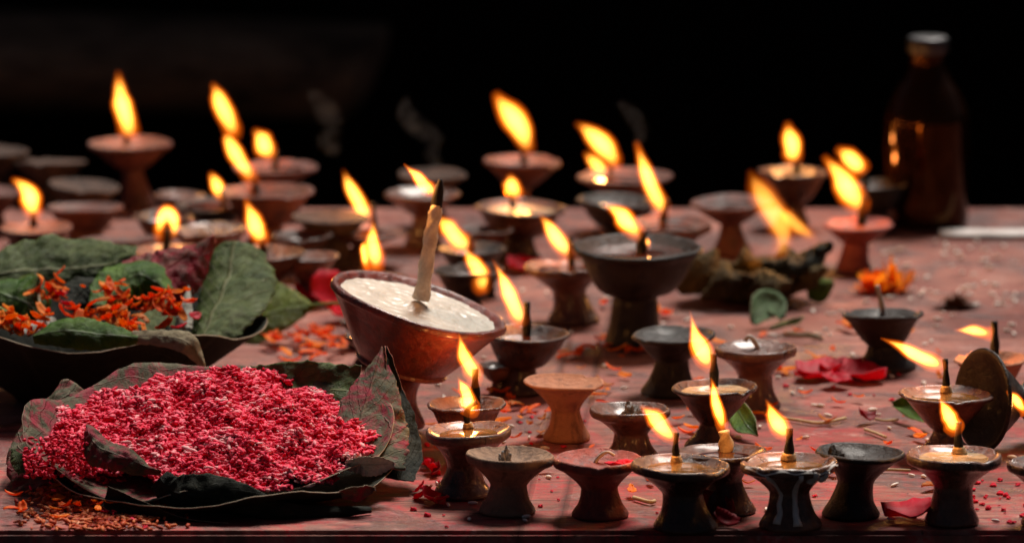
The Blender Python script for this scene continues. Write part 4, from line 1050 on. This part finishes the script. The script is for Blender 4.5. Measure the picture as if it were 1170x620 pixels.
for px, py, s_ in ((485, 571, .7), (492, 576, .85), (502, 578, .6), (480, 564, .5)):
    red_petal(px, py, s_, 'crumpled dark crimson petal between the pink rice plate and the front lamps', 'crumpled crimson petals by the rice plate', .004, (rn(-.8, .8), rn(-.6, .6), rn(0, 6)))
for px, py, s_ in ((492, 542, .7), (500, 545, .6), (488, 536, .5)):
    red_petal(px, py, s_, 'small crumpled crimson petal beside the foot of the cream-crusted lamp', 'crumpled crimson petals by the cream-crusted lamp', .004, (rn(-.8, .8), rn(-.6, .6), rn(0, 6)))
red_petal(822, 590, 1.3, 'dark red petal rolled at the foot of the lamp of amber oil', None, .006, (.9, .2, -.6), 3)
red_petal(832, 602, .8, 'short dark red petal curled just in front of the rolled petal', None, .005, (.7, .3, -.4), 4)
red_petal(1042, 594, 1.6, 'large flat crimson petal between the unlit black lamp and the creamy oil lamp', None, .004, (.1, -.1, .15), 0)
red_petal(988, 484, .75, 'tiny crimson bud crumpled beside a pale stalk', None, .005, (.5, .3, .8), 3)
red_petal(378, 350, 1.5, 'bright crimson petal standing behind the stalk of the veined leaf', None, .012, (1.0, .1, .4), 0)
red_petal(388, 368, 1.2, 'crimson petal lying just below the stalk of the veined leaf', None, .006, (.4, .1, 1.4), 1)
red_petal(355, 345, 1.1, 'pinkish crimson petal behind the broad veined leaf', None, .006, (.4, .1, .4), 2)
red_petal(1085, 470, 1.2, 'dark crimson petal under the conical lamp of amber oil', None, .004, (.2, .1, .4), 4)
red_petal(600, 312, 1.2, 'crimson petal beside the foot of the pale oil lamp', None, .004, (.2, .1, .4), 1)

# marigold flower head and brown seed head
def flower(loc, mats, R, n, label, name='marigold_flower', hgt=.6):
    V, F, mi = [], [], []; b = 0
    for i in range(n):
        a = rn(0, 2 * PI); e = math.acos(rn(.02, 1)) ; ln = R * rn(.6, 1.05); w = R * rn(.22, .34)
        d = Vector((math.cos(a) * math.sin(e), math.sin(a) * math.sin(e), math.cos(e) * hgt)); s_ = d.cross(Vector((0, 0, 1)));
        s_ = s_.normalized() if s_.length > .01 else Vector((1, 0, 0)); up = s_.cross(d).normalized(); m = random.randrange(len(mats))
        for k in range(5):
            u = k / 4
            for v in (-1, 0, 1):
                V.append(d * (ln * (.25 + .75 * u)) + s_ * (v * w * .5 * math.sin(PI * (.15 + .7 * u))) + up * (R * .14 * (u * u - .3 * v * v) + R * .07 * mnoise.noise(Vector((i, k, v)))))
        for k in range(4):
            for j in range(2): F.append((b + k * 3 + j, b + k * 3 + 3 + j, b + k * 3 + 4 + j, b + k * 3 + 1 + j)); mi.append(m)
        b += 15
    o = mesh_obj(name, V, F, mats, None, loc)
    for f, m in zip(o.data.polygons, mi): f.material_index = m
    lo = min(v[2] for v in V); o.location.z = max(o.location.z, -lo * .6)
    return o
p = on_z(1002, 334); fo = flower(p, [PM['orange'], PM['deep']], .024, 60, '', hgt=.8); tag(fo, 'ruffled orange marigold head behind the black lamp with the grey wick', 'flower')
p = on_z(1022, 334); fo = flower(p, [PM['orange'], PM['yellow']], .020, 36, '', hgt=1.5); tag(fo, 'smaller amber marigold head leaning against the ruffled one', 'flower')
SEED = plain('brown_seed_head', (.05, .018, .006), (.16, .06, .02), 300, .95, .7)
p = on_z(1090, 352)
V, F = [], []; b = 0
for i in range(420):
    a = rn(0, 2 * PI); e = math.acos(rn(.0, 1)); d = Vector((math.cos(a) * math.sin(e) * 1.25, math.sin(a) * math.sin(e), math.cos(e) * .75)); l_ = .019 * rn(.7, 1.0)
    s_ = d.cross(Vector((.3, .2, 1))).normalized() * .0008
    tipv = d * l_ + Vector((rn(-1, 1), rn(-1, 1), rn(-1, 1))) * .002
    V += [d * (l_ * .3) - s_, d * (l_ * .3) + s_, tipv]; F.append((b, b + 1, b + 2)); b += 3
tag(mesh_obj('seed_head', V, F, SEED, None, p), 'fuzzy dark brown dried flower head lying alone on the boards', 'flower')

# green scraps, stalks, pale strip
def flat_leaf(pts, wid, matk, label, z=.004, nm='leaf', side=Vector((.3, 1, .2)), cup=.003, cat='leaf'):
    P = [on_z(px, py) + Vector((0, 0, z + dz)) for px, py, dz in pts]
    o = leaf(nm, P, wid, side, cup, matk, None, Vector((0, 0, 0)), 'edge', 16, 9, .0012, seed=pts[0][0])
    tag(o, label, cat); return o
L['scrap'] = leaf_mat('fresh_green_scrap', (.10, .19, .08), (.20, .30, .15), (.25, .33, .2), .55)
flat_leaf([(858, 378, .002), (870, 374, .010), (882, 372, .012), (893, 374, .002)], [(.004, .004), (.010, .012), (.010, .012), (.004, .003)], 'scrap', 'crumpled pale green leaf scrap in front of the burning leaf bowl', side=Vector((.1, .7, .7)))
flat_leaf([(880, 384, .001), (900, 380, .002), (915, 372, .003)], [(.001, .001), (.003, .003), (.0005, .0005)], 'olive', 'thin olive leaf sliver beside the crumpled green scrap')
flat_leaf([(834, 488, .014), (843, 494, .012), (854, 502, .006), (866, 506, .001)], [(.002, .002), (.008, .007), (.009, .008), (.001, .001)], 'green', 'curled dark green leaf between the ghee lamp and the wax-dripped lamp', side=Vector((.6, .5, .7)))
flat_leaf([(1020, 478, .006), (1036, 482, .008), (1052, 488, .006), (1064, 494, .002)], [(.001, .001), (.007, .007), (.007, .007), (.001, .001)], 'green', 'dark green leaf scrap under the conical lamp with the flat flame', side=Vector((.2, .7, .6)))
flat_leaf([(895, 391, .001), (925, 394, .002), (940, 396, .001)], [(.0005, .0005), (.002, .002), (.0005, .0005)], 'tanleaf', 'narrow dry leaf sliver on the open boards past the folded-wick lamp')
def stick(pts, r, k, label, nm='stalk', z=.0025):
    P = [(*(on_z(px, py) + Vector((0, 0, z))), r) for px, py in pts]
    o = tube(nm, P, PM[k], None, Vector((0, 0, 0)), 10, 8); tag(o, label, 'stalk'); return o
stick([(895, 481), (915, 484), (938, 487), (966, 481)], .0012, 'straw', 'pale stalk with a wilted end lying on the boards behind the front row')
stick([(1000, 482), (1010, 484), (1026, 483)], .0009, 'straw', 'short pale stalk joined to the tiny crimson bud')
stick([(988, 494), (1000, 498), (1012, 503)], .0011, 'straw', 'short pale stalk in front of the tiny crimson bud')
stick([(748, 576), (742, 577), (724, 572)], .0015, 'straw', 'straw-coloured flower stalk between the red saucer and the amber oil lamp')
stick([(985, 541), (1010, 540), (1040, 541)], .0010, 'straw', 'thin pale stalk lying just behind the unlit black lamp')
table_petal(722, 568, 'orange', .7, 'frayed orange petal on the end of the straw-coloured stalk', None); table_petal(945, 486, 'yellow', .8, 'wilted amber petal on the pale stalk', None)
p0 = on_z(1075, 274); p1 = on_z(1300, 274); q0 = on_z(1082, 267)
V = [(p0.x, p0.y, .003), (p1.x, p1.y, .003), (p1.x, q0.y, .0045), (q0.x, q0.y, .0035)]
vs, fs = [], []
for i in range(13):
    for j in range(4):
        u = i / 12; v = j / 3
        vs.append((V[0][0] + (V[1][0] - V[0][0]) * u, V[0][1] + (V[2][1] - V[0][1]) * v, .0035 + .0012 * mnoise.noise(Vector((i * .6, j * .7, 2)))))
for i in range(12):
    for j in range(3): fs.append((i * 4 + j, (i + 1) * 4 + j, (i + 1) * 4 + j + 1, i * 4 + j + 1))
tag(solid(mesh_obj('pale_strip', vs, fs, [M['white'], M['white']]), .0006, 0), 'pale strip lying on the table beside the bottle', 'paper')  # thin pale strip, lighter than the boards around it

# loose rice grains and crimson crumbs
BV, BF = grain_base(6, 8)
WR = plain('white_rice', (.78, .70, .62), (.85, .79, .72), 400, .5, .3)
CR = plain('crimson_crumb', (.45, .008, .03), (.6, .04, .08), 400, .7, .5)
gm = mesh_obj('rice_grain', (BV * np.array([.0033, .0013, .0012])).tolist(), BF, WR)
def free(p): return all((p - B.to_3d()).xy.length > R * .72 for _, B, R, _h in LAMPS)
cnt = 0
while cnt < 150:
    r_ = random.random()
    if r_ < .5: px, py = rn(870, 1160), rn(285, 600)
    elif r_ < .8: px, py = rn(480, 900), rn(330, 603)
    else: px, py = random.gauss(575, 45), random.gauss(495, 22)
    if py > 603 or not 5 < px < 1165: continue
    p = on_z(px, py); p.z = .0014
    if not free(p): continue
    put_copy(gm, p, (rn(0, 6), rn(-.15, .15), rn(0, 6.3)), [rn(.8, 1.25)] * 3, 'loose white rice grain scattered on the red-stained boards', 'rice grain', 'white rice grains scattered on the table'); cnt += 1
for k in range(60):
    p = on_z(rn(985, 1165), rn(276, 352)); p.z = .0018
    if free(p): put_copy(gm, p, (rn(0, 6), rn(-.15, .15), rn(0, 6.3)), [rn(.8, 1.35)] * 3, 'loose white rice grain scattered on the red-stained boards', 'rice grain', 'white rice grains scattered on the table')
def crumb_mesh(seed):
    o = lump('red_crumb', 'crimson', None, (0, 0, 0), (.0028, .0022, .0016), seed, 2, .6); return o
cms = [crumb_mesh(i * 2.1) for i in range(4)]
cnt = 0
while cnt < 110:
    r_ = random.random()
    if r_ < .3: px, py = random.gauss(1130, 22), random.gauss(575, 14)
    elif r_ < .6: px, py = rn(470, 760), rn(500, 604)
    elif r_ < .75: px, py = random.gauss(965, 40), random.gauss(440, 14)
    elif r_ < .9: px, py = random.gauss(585, 40), random.gauss(490, 14)
    else: px, py = rn(0, 1160), rn(560, 604)
    if py > 604: continue
    p = on_z(px, py); p.z = .0008
    if not free(p): continue
    s_ = rn(.35, 1.1)
    put_copy(random.choice(cms), p, (0, 0, rn(0, 6.3)), [s_] * 3, 'crimson powder crumb lying loose on the stained boards', 'crumb', 'crimson crumbs scattered on the table'); cnt += 1
for o in (gm,):
    pass

# ------------------------------------------------------------------ smoke
t = NT('thin_smoke'); n_ = t.noise(t.coord('Object'), 55, 5, .65, 1.5)
pv = t.n('ShaderNodeVolumeScatter'); pv.inputs['Color'].default_value = (.85, .82, .82, 1); pv.inputs['Anisotropy'].default_value = .2
t.l(t.math('MULTIPLY', t.ramp(n_, [(.40, 0.0), (.72, 1.0)]), 4.5), pv.inputs['Density']); t.l(pv.outputs[0], t.out.inputs['Volume'])
for pts, y, lab in (([(374, 178, 3), (378, 168, 9), (372, 158, 8), (384, 148, 7), (376, 132, 10), (366, 118, 8), (352, 104, 4)], 1.0, 'thin curl of smoke over the flat brown lamp'),
                    ([(494, 196, 3), (496, 186, 7), (492, 174, 6), (500, 160, 7), (478, 146, 8), (464, 130, 8), (466, 112, 3)], 1.05, 'faint smoke drifting up from the ashy lamp in the back row'),
                    ([(728, 168, 3), (732, 150, 7), (722, 132, 8), (708, 118, 4)], 1.0, 'faint smoke rising by the jagged two-forked flame'),
                    ([(717, 458, 3), (722, 450, 6), (732, 452, 7), (740, 446, 6), (738, 432, 4)], on_z(720, 515).y, 'small wisp of smoke over the heap of grey ash')):
    o_ = Vector(on_y(pts[0][0], pts[0][1], y)); s_ = scale_at(o_)
    V, F = tube_data(crom([(*on_y(a, b, y), 1.5 * r / s_) for a, b, r in pts], 26), 10)
    tag(mesh_obj('smoke', [v - o_ for v in V], F, t.m, None, o_), lab, 'smoke', None, 'stuff')
# ------------------------------------------------------------------ light
w = bpy.data.worlds.new('World'); sc.world = w; w.use_nodes = True
nt = w.node_tree; nt.nodes.clear()
sky = nt.nodes.new('ShaderNodeTexSky'); sky.sky_type = 'NISHITA'; sky.sun_disc = False; sky.air_density = .7; sky.dust_density = 5.0; sky.ozone_density = .3
bg = nt.nodes.new('ShaderNodeBackground'); wo = nt.nodes.new('ShaderNodeOutputWorld')
nt.links.new(sky.outputs[0], bg.inputs[0]); nt.links.new(bg.outputs[0], wo.inputs[0])
EL, AZ = math.radians(60), math.radians(20)       # azimuth from +Y towards +X
sky.sun_elevation = EL; sky.sun_rotation = AZ; bg.inputs['Strength'].default_value = .019
sd = bpy.data.lights.new('sun', 'SUN'); sd.energy = 5.0; sd.angle = math.radians(20); sd.color = (1, .92, .83)
so = bpy.data.objects.new('sun', sd); col.objects.link(so)
to_sun = Vector((math.sin(AZ) * math.cos(EL), math.cos(AZ) * math.cos(EL), math.sin(EL)))
so.rotation_euler = to_sun.to_track_quat('Z', 'Y').to_euler()

sc.view_settings.view_transform = 'Standard'; sc.view_settings.look = 'None'; sc.view_settings.exposure = 0; sc.view_settings.gamma = 1
sc.render.engine = 'CYCLES'
cy = sc.cycles
cy.use_denoising = True; cy.max_bounces = 6; cy.diffuse_bounces = 3; cy.glossy_bounces = 3; cy.transparent_max_bounces = 24; cy.volume_bounces = 0
cy.sample_clamp_indirect = 4.0; cy.caustics_reflective = False; cy.caustics_refractive = False; cy.use_light_tree = True
cy.volume_step_rate = 2.0
